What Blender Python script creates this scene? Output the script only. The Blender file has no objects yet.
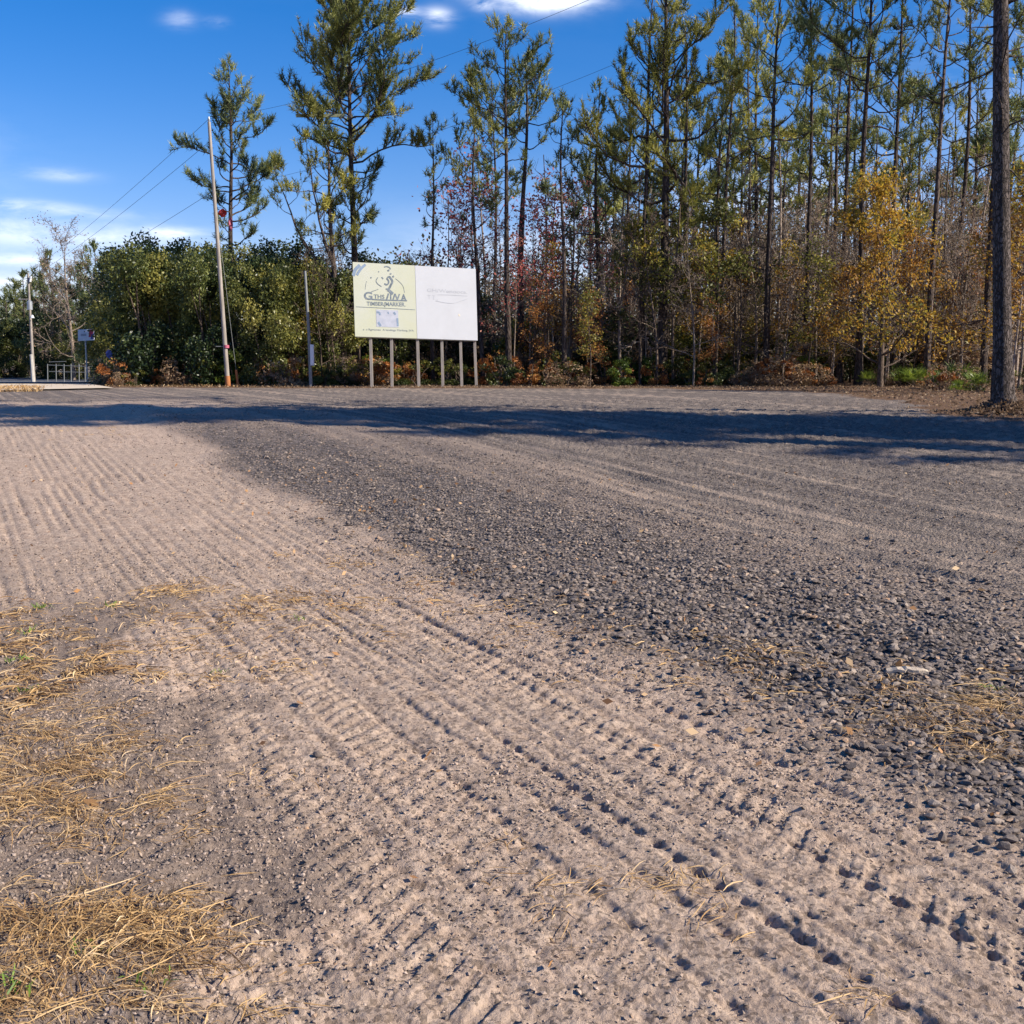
import bpy, math, random
import numpy as np
from mathutils import Vector, Matrix

rng = np.random.default_rng(7)
random.seed(7)
scene = bpy.context.scene
col = scene.collection

# ------------------------------------------------------------------ camera model
F = 1100.0
HC = 1.55
TH = math.atan((512 - 362) / F)
cT, sT = math.cos(TH), math.sin(TH)

def sstep(a, b, x):
    t = np.clip((np.asarray(x, float) - a) / (b - a), 0, 1)
    return t * t * (3 - 2 * t)

def terrain(x, y):
    y = np.asarray(y, float); x = np.asarray(x, float)
    z = 0.55 * sstep(8, 22, y)
    z = z - 0.55 * sstep(50, 78, y) * sstep(-12, -22, x)
    z = z + 0.6 * sstep(95, 150, y) * sstep(-12, -22, x)
    return z

def at(px, py, Y):
    """world x,z of a sight line at forward distance Y"""
    a = (px - 512) / F; b = (512 - py) / F
    # depth*b = Y s + (z-h)c ; depth = Y c - (z-h) s
    w = Y * (b * cT - sT) / (cT + b * sT)
    depth = Y * cT - w * sT
    return a * depth, w + HC

def gpt(px, py):
    """ground point under a pixel"""
    lo, hi = 1.0, 400.0
    for _ in range(60):
        m = 0.5 * (lo + hi)
        x, z = at(px, py, m)
        if z > terrain(x, m): lo = m
        else: hi = m
    x, z = at(px, py, lo)
    return x, lo

def gx(px, Y):
    z = float(terrain(0, Y))
    depth = Y * cT - (z - HC) * sT
    return (px - 512) / F * depth

# ------------------------------------------------------------------ noise
_T = rng.random((256, 256))
def vn(x, y):
    xi = np.floor(x).astype(int); yi = np.floor(y).astype(int)
    fx = x - xi; fy = y - yi
    fx = fx * fx * (3 - 2 * fx); fy = fy * fy * (3 - 2 * fy)
    a = _T[xi & 255, yi & 255]; b = _T[(xi + 1) & 255, yi & 255]
    c = _T[xi & 255, (yi + 1) & 255]; d = _T[(xi + 1) & 255, (yi + 1) & 255]
    return (a * (1 - fx) + b * fx) * (1 - fy) + (c * (1 - fx) + d * fx) * fy - 0.5
def fbm(x, y, o=4):
    s = 0; a = 1.0
    for i in range(o):
        s = s + a * vn(x * 2 ** i + 17.3 * i, y * 2 ** i + 5.1 * i); a *= 0.5
    return s

# ------------------------------------------------------------------ mesh builder
class Geo:
    def __init__(s): s.v = []; s.f = []; s.t = []; s.n = 0
    def add(s, v, f, tint=0.5):
        v = np.asarray(v, float).reshape(-1, 3); f = np.asarray(f, int)
        if len(v) == 0: return
        s.v.append(v); s.f.append(f + s.n)
        s.t.append(np.broadcast_to(np.asarray(tint, float), (len(v),)).copy())
        s.n += len(v)
    def tube(s, P, R, k=6, tint=0.5, cap=True):
        P = np.asarray(P, float); R = np.broadcast_to(np.asarray(R, float), (len(P),))
        n = len(P)
        T = np.gradient(P, axis=0); T /= np.linalg.norm(T, axis=1)[:, None] + 1e-9
        m = T.mean(0); ref = np.array([0, 0, 1.0]) if abs(m[2]) < 0.7 else np.array([1.0, 0.05, 0])
        A = np.cross(T, ref); A /= np.linalg.norm(A, axis=1)[:, None] + 1e-9
        B = np.cross(T, A)
        an = np.arange(k) * 2 * math.pi / k
        V = P[:, None, :] + R[:, None, None] * (np.cos(an)[None, :, None] * A[:, None, :] + np.sin(an)[None, :, None] * B[:, None, :])
        i, j = np.meshgrid(np.arange(n - 1), np.arange(k), indexing='ij')
        jj = (j + 1) % k
        Fq = np.stack([i * k + j, i * k + jj, (i + 1) * k + jj, (i + 1) * k + j], -1).reshape(-1, 4)
        s.add(V.reshape(-1, 3), Fq, tint)
        if cap and k >= 4:
            for e, c in ((0, P[0]), (n - 1, P[-1])):
                ring = V[e]
                vv = np.vstack([ring, c]); 
                ff = [[q, (q + 1) % k, k] if e else [(q + 1) % k, q, k] for q in range(k)]
                s.add(vv, ff, tint)
    def box(s, lo, hi, tint=0.5):
        lo = np.array(lo, float); hi = np.array(hi, float)
        v = [[(lo, hi)[a][0], (lo, hi)[b][1], (lo, hi)[c][2]] for a in (0, 1) for b in (0, 1) for c in (0, 1)]
        s.add(v, [[0, 1, 3, 2], [4, 6, 7, 5], [0, 4, 5, 1], [2, 3, 7, 6], [0, 2, 6, 4], [1, 5, 7, 3]], tint)
    def mesh(s, name, mat, smooth=False):
        me = bpy.data.meshes.new(name)
        V = np.vstack(s.v); T = np.concatenate(s.t)
        sizes = np.concatenate([np.full(len(f), f.shape[1]) for f in s.f])
        loops = np.concatenate([f.ravel() for f in s.f]).astype(np.int32)
        starts = np.concatenate([[0], np.cumsum(sizes)[:-1]]).astype(np.int32)
        me.vertices.add(len(V)); me.vertices.foreach_set('co', V.astype(np.float32).ravel())
        me.loops.add(len(loops)); me.loops.foreach_set('vertex_index', loops)
        me.polygons.add(len(sizes)); me.polygons.foreach_set('loop_start', starts)
        me.polygons.foreach_set('use_smooth', np.full(len(sizes), smooth))
        a = me.attributes.new('tint', 'FLOAT', 'POINT'); a.data.foreach_set('value', T.astype(np.float32))
        me.update(calc_edges=True)
        if mat: me.materials.append(mat)
        return me

def link(name, data, parent=None, loc=None):
    o = bpy.data.objects.new(name, data); col.objects.link(o)
    if parent: o.parent = parent
    if loc is not None: o.location = loc
    return o
def tag(o, label=None, cat=None, group=None, kind=None):
    if label: o['label'] = label
    if cat: o['category'] = cat
    if group: o['group'] = group
    if kind: o['kind'] = kind
    return o
def copy_tree(o):
    c = o.copy(); col.objects.link(c)
    for ch in list(o.children):
        d = ch.copy(); col.objects.link(d); d.parent = c
        for g in list(ch.children):
            e = g.copy(); col.objects.link(e); e.parent = d
    return c

# ------------------------------------------------------------------ materials
def newmat(name):
    m = bpy.data.materials.new(name); m.use_nodes = True
    nt = m.node_tree; nt.nodes.clear()
    return m, nt, nt.nodes, nt.links
def ramp(N, L, fac, stops):
    r = N.new('ShaderNodeValToRGB'); e = r.color_ramp.elements
    e[0].position, e[0].color = stops[0][0], (*stops[0][1], 1)
    e[1].position, e[1].color = stops[-1][0], (*stops[-1][1], 1)
    for p, c in stops[1:-1]:
        q = e.new(p); q.color = (*c, 1)
    if fac is not None: L.new(fac, r.inputs[0])
    return r.outputs[0]
def noise(N, L, scale, detail=4, rough=0.55, vec=None, dist=0):
    n = N.new('ShaderNodeTexNoise'); n.inputs['Scale'].default_value = scale
    n.inputs['Detail'].default_value = detail; n.inputs['Roughness'].default_value = rough
    n.inputs['Distortion'].default_value = dist
    if vec is not None: L.new(vec, n.inputs['Vector'])
    return n.outputs['Fac']
def mixc(N, L, fac, a, b, mode='MIX'):
    m = N.new('ShaderNodeMix'); m.data_type = 'RGBA'; m.blend_type = mode
    for s, v in ((m.inputs[0], fac), (m.inputs[6], a), (m.inputs[7], b)):
        if hasattr(v, 'is_output'): L.new(v, s)
        elif isinstance(v, tuple): s.default_value = (*v, 1)
        else: s.default_value = v
    return m.outputs[2]
def math_(N, L, op, a, b=None):
    m = N.new('ShaderNodeMath'); m.operation = op
    for s, v in ((m.inputs[0], a), (m.inputs[1], b)):
        if v is None: continue
        if hasattr(v, 'is_output'): L.new(v, s)
        else: s.default_value = v
    return m.outputs[0]
def attr(N, name):
    a = N.new('ShaderNodeAttribute'); a.attribute_name = name; return a.outputs['Fac']

def leafmat(name, stops, trans=0.35, rough=0.6, var=0.35):
    m, nt, N, L = newmat(name)
    c = ramp(N, L, attr(N, 'tint'), stops)
    oi = N.new('ShaderNodeObjectInfo')
    v = math_(N, L, 'ADD', math_(N, L, 'MULTIPLY', oi.outputs['Random'], var), 1 - var / 2)
    hs = N.new('ShaderNodeHueSaturation'); L.new(c, hs.inputs['Color']); L.new(v, hs.inputs['Value'])
    p = N.new('ShaderNodeBsdfPrincipled'); L.new(hs.outputs[0], p.inputs['Base Color'])
    p.inputs['Roughness'].default_value = rough; p.inputs['Specular IOR Level'].default_value = 0.35
    t = N.new('ShaderNodeBsdfTranslucent'); L.new(hs.outputs[0], t.inputs['Color'])
    x = N.new('ShaderNodeMixShader'); x.inputs[0].default_value = trans
    L.new(p.outputs[0], x.inputs[1]); L.new(t.outputs[0], x.inputs[2])
    o = N.new('ShaderNodeOutputMaterial'); L.new(x.outputs[0], o.inputs[0])
    return m

def barkmat(name, a, b, sc=6.0, bump=0.6, zs=0.25):
    m, nt, N, L = newmat(name)
    tc = N.new('ShaderNodeTexCoord'); mp = N.new('ShaderNodeMapping'); mp.inputs['Scale'].default_value = (1, 1, zs)
    L.new(tc.outputs['Object'], mp.inputs['Vector'])
    n1 = noise(N, L, sc, 5, 0.65, mp.outputs[0], 0.6)
    vo = N.new('ShaderNodeTexVoronoi'); vo.feature = 'DISTANCE_TO_EDGE'; vo.inputs['Scale'].default_value = sc * 1.6
    nd_ = N.new('ShaderNodeTexNoise'); nd_.inputs['Scale'].default_value = sc * .8; nd_.inputs['Detail'].default_value = 5; L.new(mp.outputs[0], nd_.inputs['Vector'])
    va = N.new('ShaderNodeVectorMath'); va.operation = 'MULTIPLY_ADD'; L.new(nd_.outputs['Color'], va.inputs[0]); va.inputs[1].default_value = (.22,) * 3; L.new(mp.outputs[0], va.inputs[2])
    L.new(va.outputs[0], vo.inputs['Vector'])
    cr = math_(N, L, 'MINIMUM', math_(N, L, 'MULTIPLY', vo.outputs['Distance'], 6.0), 1.0)
    c = ramp(N, L, n1, [(0.3, a), (0.7, b)])
    c2 = mixc(N, L, cr, tuple(q * 0.6 for q in a), c)
    oi = N.new('ShaderNodeObjectInfo')
    v = math_(N, L, 'ADD', math_(N, L, 'MULTIPLY', oi.outputs['Random'], 0.5), 0.75)
    hs = N.new('ShaderNodeHueSaturation'); L.new(c2, hs.inputs['Color']); L.new(v, hs.inputs['Value'])
    p = N.new('ShaderNodeBsdfPrincipled'); L.new(hs.outputs[0], p.inputs['Base Color']); p.inputs['Roughness'].default_value = 0.9
    p.inputs['Specular IOR Level'].default_value = 0.2
    bm = N.new('ShaderNodeBump'); bm.inputs['Strength'].default_value = bump; bm.inputs['Distance'].default_value = 0.03
    L.new(math_(N, L, 'ADD', cr, n1), bm.inputs['Height']); L.new(bm.outputs[0], p.inputs['Normal'])
    o = N.new('ShaderNodeOutputMaterial'); L.new(p.outputs[0], o.inputs[0])
    return m

def plain(name, c, rough=0.6, metal=0.0, nz=0.15, sc=8.0, c2=None, bump=0.1, zs=1.0):
    m, nt, N, L = newmat(name)
    tc = N.new('ShaderNodeTexCoord'); mp = N.new('ShaderNodeMapping'); mp.inputs['Scale'].default_value = (1, 1, zs)
    L.new(tc.outputs['Object'], mp.inputs['Vector'])
    n = noise(N, L, sc, 6, 0.65, mp.outputs[0])
    c2 = c2 or tuple(q * (1 - nz * 2) for q in c)
    cc = ramp(N, L, n, [(0.3, c2), (0.68, c)])
    p = N.new('ShaderNodeBsdfPrincipled'); L.new(cc, p.inputs['Base Color'])
    p.inputs['Roughness'].default_value = rough; p.inputs['Metallic'].default_value = metal
    bm = N.new('ShaderNodeBump'); bm.inputs['Strength'].default_value = bump; bm.inputs['Distance'].default_value = 0.01
    L.new(n, bm.inputs['Height']); L.new(bm.outputs[0], p.inputs['Normal'])
    o = N.new('ShaderNodeOutputMaterial'); L.new(p.outputs[0], o.inputs[0])
    return m

def ground_mat():
    m, nt, N, L = newmat('ground_soil')
    tc = N.new('ShaderNodeTexCoord'); P = tc.outputs['Object']
    gr = attr(N, 'gravel'); dk = attr(N, 'dark'); li = attr(N, 'litter'); gd = attr(N, 'graded'); stk = attr(N, 'streak')
    n_big = noise(N, L, 0.8, 5, 0.6, P); n_mid = noise(N, L, 9, 6, 0.7, P); n_fin = noise(N, L, 70, 5, 0.75, P)
    dirt = ramp(N, L, n_mid, [(0.3, (0.32, 0.227, 0.168)), (0.5, (0.48, 0.357, 0.272)), (0.7, (0.58, 0.445, 0.34))])
    dirt = mixc(N, L, ramp(N, L, n_big, [(0.35, (0, 0, 0)), (0.7, (0.45,) * 3)]), dirt, (0.36, 0.28, 0.22))
    # pebble cells for gravel
    vo = N.new('ShaderNodeTexVoronoi'); vo.inputs['Scale'].default_value = 38; L.new(P, vo.inputs['Vector'])
    vo2 = N.new('ShaderNodeTexVoronoi'); vo2.inputs['Scale'].default_value = 75; L.new(P, vo2.inputs['Vector'])
    sepc = N.new('ShaderNodeSeparateColor'); L.new(vo.outputs['Color'], sepc.inputs[0])
    grav = ramp(N, L, sepc.outputs[0], [(0.0, (0.045, 0.038, 0.035)), (0.6, (0.145, 0.12, 0.108)), (0.93, (0.28, 0.23, 0.20)), (1.0, (0.40, 0.28, 0.19))])
    sep2 = N.new('ShaderNodeSeparateColor'); L.new(vo2.outputs['Color'], sep2.inputs[0])
    grad = ramp(N, L, sep2.outputs[0], [(0.0, (0.10, 0.083, 0.073)), (0.6, (0.20, 0.165, 0.14)), (1.0, (0.33, 0.27, 0.22))])
    grad = mixc(N, L, ramp(N, L, n_mid, [(0.45, (0, 0, 0)), (0.7, (0.32,) * 3)]), grad, (0.34, 0.27, 0.215))
    grad = mixc(N, L, ramp(N, L, stk, [(.25, (.75,) * 3), (.5, (0, 0, 0))]), grad, grav)
    grad = mixc(N, L, ramp(N, L, stk, [(.5, (0, 0, 0)), (.8, (.7,) * 3)]), grad, (0.38, 0.29, 0.225))
    dsoil = ramp(N, L, n_fin, [(0.3, (0.11, 0.082, 0.068)), (0.7, (0.34, 0.262, 0.21))])
    lit = ramp(N, L, n_fin, [(0.3, (0.06, 0.04, 0.028)), (0.55, (0.17, 0.10, 0.06)), (0.75, (0.26, 0.17, 0.10))])
    # scattered pebble specks over the dirt
    sp = ramp(N, L, sep2.outputs[1], [(0.0, (0.35,) * 3), (0.2, (0.55,) * 3), (0.36, (0.95,) * 3), (0.85, (1, 1, 1)), (1.0, (1.2,) * 3)])
    dirt = mixc(N, L, 0.8, dirt, sp, 'MULTIPLY')
    def broken(w, lo=0.25):
        a = math_(N, L, 'ADD', w, math_(N, L, 'MULTIPLY', math_(N, L, 'SUBTRACT', n_mid, 0.5), 0.9))
        return ramp(N, L, a, [(0.25, (0, 0, 0)), (0.75, (1, 1, 1))])
    c = mixc(N, L, gd, dirt, grad)
    c = mixc(N, L, broken(dk), c, dsoil)
    c = mixc(N, L, broken(gr), c, grav)
    c = mixc(N, L, broken(li), c, lit)
    p = N.new('ShaderNodeBsdfPrincipled'); L.new(c, p.inputs['Base Color']); p.inputs['Roughness'].default_value = 0.95
    p.inputs['Specular IOR Level'].default_value = 0.15
    h = math_(N, L, 'ADD', math_(N, L, 'MULTIPLY', n_fin, 0.013),
              math_(N, L, 'MULTIPLY', math_(N, L, 'MULTIPLY', vo.outputs['Distance'], -0.03), math_(N, L, 'ADD', gr, math_(N, L, 'MULTIPLY', gd, 0.5))))
    h = math_(N, L, 'ADD', h, math_(N, L, 'MULTIPLY', vo2.outputs['Distance'], math_(N, L, 'MULTIPLY', gd, -0.008)))
    h = math_(N, L, 'ADD', h, math_(N, L, 'MULTIPLY', n_mid, 0.010))
    bm = N.new('ShaderNodeBump'); bm.inputs['Strength'].default_value = 1.0; bm.inputs['Distance'].default_value = 1.0
    L.new(h, bm.inputs['Height']); L.new(bm.outputs[0], p.inputs['Normal'])
    o = N.new('ShaderNodeOutputMaterial'); L.new(p.outputs[0], o.inputs[0])
    return m

# ------------------------------------------------------------------ ground
PHI = math.atan((512 + 50) / F)
cP, sP = math.cos(PHI), math.sin(PHI)
def sv(x, y): return -x * sP + y * cP, x * cP + y * sP      # along, across the tracks

VL = []
_r = np.random.default_rng(3)
_v = -1.2
while _v < 3.0:
    VL.append((_v + _r.uniform(-.015, .015), _r.uniform(.8, 1.1), _r.uniform(0, 1), _r.uniform(.017, .024)))
    _v += _r.uniform(.095, .135)
STRONG = [(1.60, .8, .6, .026), (1.80, .7, .2, .022), (1.96, 1.15, .1, .024), (2.18, 1.1, .5, .026), (2.36, .7, .9, .02), (2.52, 1.5, .3, .030), (2.80, .9, .8, .024), (2.66, .7, .4, .018), (2.07, .6, .4, .018), (2.40, .7, .2, .018), (1.15, .6, .3, .028)]

def zones(x, y):
    s, v = sv(x, y)
    wob = 0.20 * fbm(s * .45, v * .3, 3) + 0.16 * vn(s * 3.1, v * 3.0) + .25 * vn(v * 5.0 + 3, s * .5)
    gin = sstep(2.75, 3.55, v + wob)
    gout = sstep(4.3, 7.6, v + wob * 1.5 + 1.7 * vn(v * 2.3, s * .14 + 20))
    gout = np.maximum(gout, sstep(23, 31, y + 2.5 * vn(x * .3, y * .3)))
    far = sstep(30, 12, s)
    return s, v, gin, gout, far

def litter_w(x, y):
    xe = np.interp(y, [0, 18.2, 19.5, 22, 29, 34, 38.5, 42.0, 46, 400], [30, 13, 8.9, 8.2, 10.2, 10.5, 9.5, 5.0, -60, -60])
    w = sstep(-0.5, .5, x - xe + 1.2 * vn(x * .9, y * .9))
    w = w * (1 - sstep(-17.2, -18.2, x - (y - 46) * .0) * sstep(60, 50, y) * 0)
    return w * (1 - sstep(-19, -21, x))

def straw_w(x, y):
    # dark churned soil where the straw lies, lower left
    s, v = sv(x, y)
    return sstep(1.0, .45, v + .75 * fbm(x * 1.9, y * 1.9, 4) - .12 * sstep(2.0, 5.5, y) * (y - 3)) * sstep(9.5, 5.5, y + 2.2 * fbm(x * .9, y * .9, 3))

def micro(x, y, full=False):
    s, v, gin, gout, far = zones(x, y)
    near = sstep(60, 35, y)
    z = 0.028 * fbm(x * .35, y * .35, 3) * near
    gz = gin * (1 - gout)
    z = z + gz * (0.045 + 0.05 * fbm(x * 2.2, y * 2.2, 4)) * near
    dirt = (1 - gin)
    groove = np.zeros_like(z)
    for k, (vk, a, ph, w) in enumerate(VL):
        c = vk + .012 * vn(s * .9, np.full_like(s, k * 7.7))
        amp = a * (0.45 + .85 * sstep(4.0, 8.0, s)) * np.clip(.85 + .7 * vn(s * .5 + k * 3.3, v * 0 + k), .35, 1.2)
        cl = 0.68 + 0.32 * np.sin(2 * math.pi * (s / .105 + ph)) 
        g = np.exp(-((v - c) / w) ** 2) * amp * cl
        groove = np.maximum(groove, g)
    strong = np.zeros_like(z)
    for k, (vk, a, ph, w) in enumerate(STRONG):
        c = vk + .015 * vn(s * .7, np.full_like(s, 90 + k * 7.7))
        q = ((s + .5 * (v - c)) / .112 + ph)
        cl = np.clip(.80 + .30 * np.sign(np.sin(2 * math.pi * q)) * np.abs(np.sin(2 * math.pi * q)) ** .5 + .6 * vn(s * 9, v * 9 + k), 0.2, 1.2)
        amp = a * np.clip(.95 + .9 * vn(s * .6 + 40 + k * 3.3, v * 0), .25, 1.4) * sstep(11, 6.5, s)
        g = np.exp(-np.abs((v - c) / w) ** 3) * amp * cl
        strong = np.maximum(strong, g)
    groove = groove * (1 - .75 * straw_w(x, y)) * np.clip(.8 + 1.2 * fbm(s * .5, v * 1.6, 3), .25, 1.25)
    groove = np.maximum(groove, strong * .92 * (1 - .6 * straw_w(x, y)))
    z = z - groove * .021 * dirt * near
    # cross rungs pressed by the tread
    rung = np.sin(2 * math.pi * (s + .35 * np.abs(((v * 2.2) % 1) - .5)) / .105)
    z = z + dirt * .0055 * np.clip(rung * 2.2, -1, .5) * sstep(-1.2, -.8, v) * np.clip(.7 + 2.0 * vn(s * .6, v * 2.0), 0, 1) * near
    # a second, straighter tyre track on the left
    P2 = math.atan((512 - 150) / F); s2 = -x * math.sin(P2) + y * math.cos(P2); v2 = x * math.cos(P2) + y * math.sin(P2)
    x0, y0 = gpt(222, 760); vc = x0 * math.cos(P2) + y0 * math.sin(P2)
    inn = sstep(.17, .13, np.abs(v2 - vc)) * sstep(7.5, 5.5, y)
    r2 = np.sin(2 * math.pi * (s2 + .12 * np.abs(v2 - vc)) / .082)
    z = z + inn * (.009 * np.clip(r2, -1, .5) - .009) * np.clip(.9 + 1.4 * vn(s2 * 1.4, v2 * 3), .1, 1)
    for q in (-.15, -.05, .06, .15):
        z = z - .006 * np.exp(-((v2 - vc - q) / .012) ** 2) * inn * (.5 + .5 * np.sin(2 * math.pi * s2 / .082))
    # graded streaks
    gs = gout + gin * (1 - far) * 0
    st = fbm(v * 5.2, s * .2, 4)
    st2 = fbm(v * 15, s * .45 + 50, 3)
    z = z + np.maximum(gs, .35 * gin) * (.05 * st + .035 * st2 + 0.016 * fbm(x * 9, y * 9, 2)) * sstep(45, 14, y)
    # crumbs
    nr = sstep(14, 5, y)
    cr = np.clip(fbm(x * 26, y * 26, 3), -.3, 1)
    rough = .55 + 1.1 * np.clip(fbm(x * 1.7, y * 1.7, 2) + .15, 0, 1)
    z = z + nr * rough * (.010 * cr) + nr * .005 * fbm(x * 60, y * 60, 2) + sstep(30, 12, y) * .012 * fbm(x * 7, y * 7, 3) * (1 - .4 * gout)
    sw = straw_w(x, y)
    z = z + sw * .02 * fbm(x * 12, y * 12, 4)
    if full: return z, groove * dirt, gz * far, gout
    return z
def gz_(x, y):
    x = np.asarray(x, float); y = np.asarray(y, float)
    return terrain(x, y) + micro(x, y)
def gz1(x, y):
    return float(gz_(np.array([x]), np.array([y]))[0])

def STREAK(x, y):
    s, v = sv(x, y)
    return np.clip(.42 + .8 * fbm(v * 8.5, s * .11 + 9, 4) + .35 * fbm(x * 2, y * 2, 3), 0, 1)

def build_ground():
    half = math.radians(31)
    fine = np.linspace(-half, half, 660)
    coarse = np.linspace(half, 2 * math.pi - half, 62)[1:-1]
    th = np.concatenate([fine, coarse])                       # angle from +Y towards +X
    pyr = np.linspace(1060, 392, 640)
    r_f = HC / np.tan(np.arctan((pyr - 512) / F) + TH)
    r_f = r_f[r_f < 60]
    r_in = np.linspace(.3, r_f[0], 10)[:-1]
    r_out = np.concatenate([np.linspace(r_f[-1], 160, 40)[1:], np.geomspace(170, 1500, 14)])
    r = np.concatenate([r_in, r_f, r_out])
    R, A = np.meshgrid(r, th, indexing='ij')
    x = R * np.sin(A); y = R * np.cos(A)
    z0 = terrain(x, y)
    mz, groove, gv, gout = micro(x, y, True)
    z = z0 + mz * sstep(80, 50, R)
    nr, na = R.shape
    V = np.stack([x, y, z], -1).reshape(-1, 3)
    V = np.vstack([V, [[0, 0, 0]]])
    i, j = np.meshgrid(np.arange(nr - 1), np.arange(na), indexing='ij'); jj = (j + 1) % na
    Fq = np.stack([i * na + j, (i + 1) * na + j, (i + 1) * na + jj, i * na + jj], -1).reshape(-1, 4)[:, ::-1]
    jx = np.arange(na)
    cap = np.stack([np.full(na, nr * na), jx, (jx + 1) % na], -1)[:, ::-1]
    g = Geo(); g.add(V, Fq); g.f.append(cap); 
    me = g.mesh('ground', ground_mat(), True)
    for nm, arr in (('gravel', gv * .95), ('dark', straw_w(x, y)), ('litter', litter_w(x, y)), ('graded', gout), ('streak', STREAK(x, y))):
        a = me.attributes.new(nm, 'FLOAT', 'POINT')
        a.data.foreach_set('value', np.append(arr.ravel(), 0).astype(np.float32))
    o = link('ground', me); tag(o, kind='structure')
build_ground()

# ------------------------------------------------------------------ scattered stones
_ico = None
def ico():
    t = (1 + 5 ** .5) / 2
    v = np.array([(-1, t, 0), (1, t, 0), (-1, -t, 0), (1, -t, 0), (0, -1, t), (0, 1, t), (0, -1, -t), (0, 1, -t), (t, 0, -1), (t, 0, 1), (-t, 0, -1), (-t, 0, 1)], float)
    v /= np.linalg.norm(v[0])
    f = np.array([(0, 11, 5), (0, 5, 1), (0, 1, 7), (0, 7, 10), (0, 10, 11), (1, 5, 9), (5, 11, 4), (11, 10, 2), (10, 7, 6), (7, 1, 8), (3, 9, 4), (3, 4, 2), (3, 2, 6), (3, 6, 8), (3, 8, 9), (4, 9, 5), (2, 4, 11), (6, 2, 10), (8, 6, 7), (9, 8, 1)])
    return v, f
OCT = (np.array([(1, 0, 0), (-1, 0, 0), (0, 1, 0), (0, -1, 0), (0, 0, 1), (0, 0, -1)], float),
       np.array([(0, 2, 4), (2, 1, 4), (1, 3, 4), (3, 0, 4), (2, 0, 5), (1, 2, 5), (3, 1, 5), (0, 3, 5)]))
def rand_rot(n):
    q = rng.normal(size=(n, 4)); q /= np.linalg.norm(q, axis=1)[:, None]
    w, x, y, z = q.T
    return np.stack([1 - 2 * (y * y + z * z), 2 * (x * y - z * w), 2 * (x * z + y * w), 2 * (x * y + z * w), 1 - 2 * (x * x + z * z), 2 * (y * z - x * w), 2 * (x * z - y * w), 2 * (y * z + x * w), 1 - 2 * (x * x + y * y)], -1).reshape(n, 3, 3)
def stones(g, x, y, size, tint, base=None, flat=.6, jit=.32):
    n = len(x)
    if n == 0: return
    bv, bf = base or ico()
    k = len(bv)
    sc = np.stack([rng.uniform(.75, 1.25, n), rng.uniform(.5, .95, n), rng.uniform(.35, .8, n)], -1)
    V = bv[None] * (1 + rng.uniform(-jit, jit, (n, k, 1))) + rng.uniform(-.1, .1, (n, k, 3))
    V = V * sc[:, None, :]
    R = rand_rot(n)
    V = np.einsum('nij,nkj->nki', R, V)
    V[..., 2] *= flat
    V = V * (size * .5)[:, None, None]
    z = gz_(x, y) + size * .5 * .2
    V += np.stack([x, y, z], -1)[:, None, :]
    Fc = bf[None] + (np.arange(n) * k)[:, None, None]
    g.add(V.reshape(-1, 3), Fc.reshape(-1, 3), np.repeat(tint, k))
def scatter(y0, y1, rho, wfun, xm=.53):
    A = xm * (y1 ** 2 - y0 ** 2) + 1.2 * (y1 - y0)
    n = int(A * rho)
    y = np.sqrt(rng.uniform(y0 ** 2, y1 ** 2, n)); x = rng.uniform(-1, 1, n) * (xm * y + .6)
    keep = rng.random(n) < wfun(x, y)
    return x[keep], y[keep]
def w_gravel(x, y):
    s, v, gi, go, far = zones(x, y); return gi * (1 - go) * far
def w_graded(x, y):
    s, v, gi, go, far = zones(x, y); return go * sstep(.55, .2, litter_w(x, y)) * (.15 + .85 * sstep(.6, .35, STREAK(x, y)))
def w_dirt(x, y):
    s, v, gi, go, far = zones(x, y); return (1 - gi) * np.clip(.45 + 1.1 * fbm(x * 1.3, y * 1.3, 3) + .5 * straw_w(x, y) + .5 * sstep(2.2, 3.2, v), .08, 1)

stone_mat, _nt, N, L = newmat('crushed_stone')
_c = ramp(N, L, attr(N, 'tint'), [(0, (0.04, 0.033, 0.031)), (.45, (0.12, 0.098, 0.088)), (.76, (0.23, 0.185, 0.155)), (.94, (0.36, 0.29, 0.23)), (1, (0.46, 0.26, 0.13))])
_g = N.new('ShaderNodeNewGeometry')
_c = mixc(N, L, math_(N, L, 'MULTIPLY', noise(N, L, 60, 4, .7, _g.outputs['Position']), .7), _c, (0.24, 0.185, 0.148))
_p = N.new('ShaderNodeBsdfPrincipled'); L.new(_c, _p.inputs['Base Color']); _p.inputs['Roughness'].default_value = .85
_bm = N.new('ShaderNodeBump'); _bm.inputs['Distance'].default_value = .004; L.new(noise(N, L, 140, 4, .7, _g.outputs['Position']), _bm.inputs['Height']); L.new(_bm.outputs[0], _p.inputs['Normal'])
_o = N.new('ShaderNodeOutputMaterial'); L.new(_p.outputs[0], _o.inputs[0])
clod_mat, _nt, N, L = newmat('dirt_clods')
_c = ramp(N, L, attr(N, 'tint'), [(0, (0.09, 0.072, 0.064)), (.4, (0.25, 0.19, 0.155)), (.85, (0.40, 0.30, 0.235)), (1, (0.48, 0.38, 0.31))])
_g = N.new('ShaderNodeNewGeometry')
_c = mixc(N, L, math_(N, L, 'MULTIPLY', noise(N, L, 90, 4, .7, _g.outputs['Position']), .5), _c, (0.38, 0.29, 0.22))
_p = N.new('ShaderNodeBsdfPrincipled'); L.new(_c, _p.inputs['Base Color']); _p.inputs['Roughness'].default_value = .95
_o = N.new('ShaderNodeOutputMaterial'); L.new(_p.outputs[0], _o.inputs[0])

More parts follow.
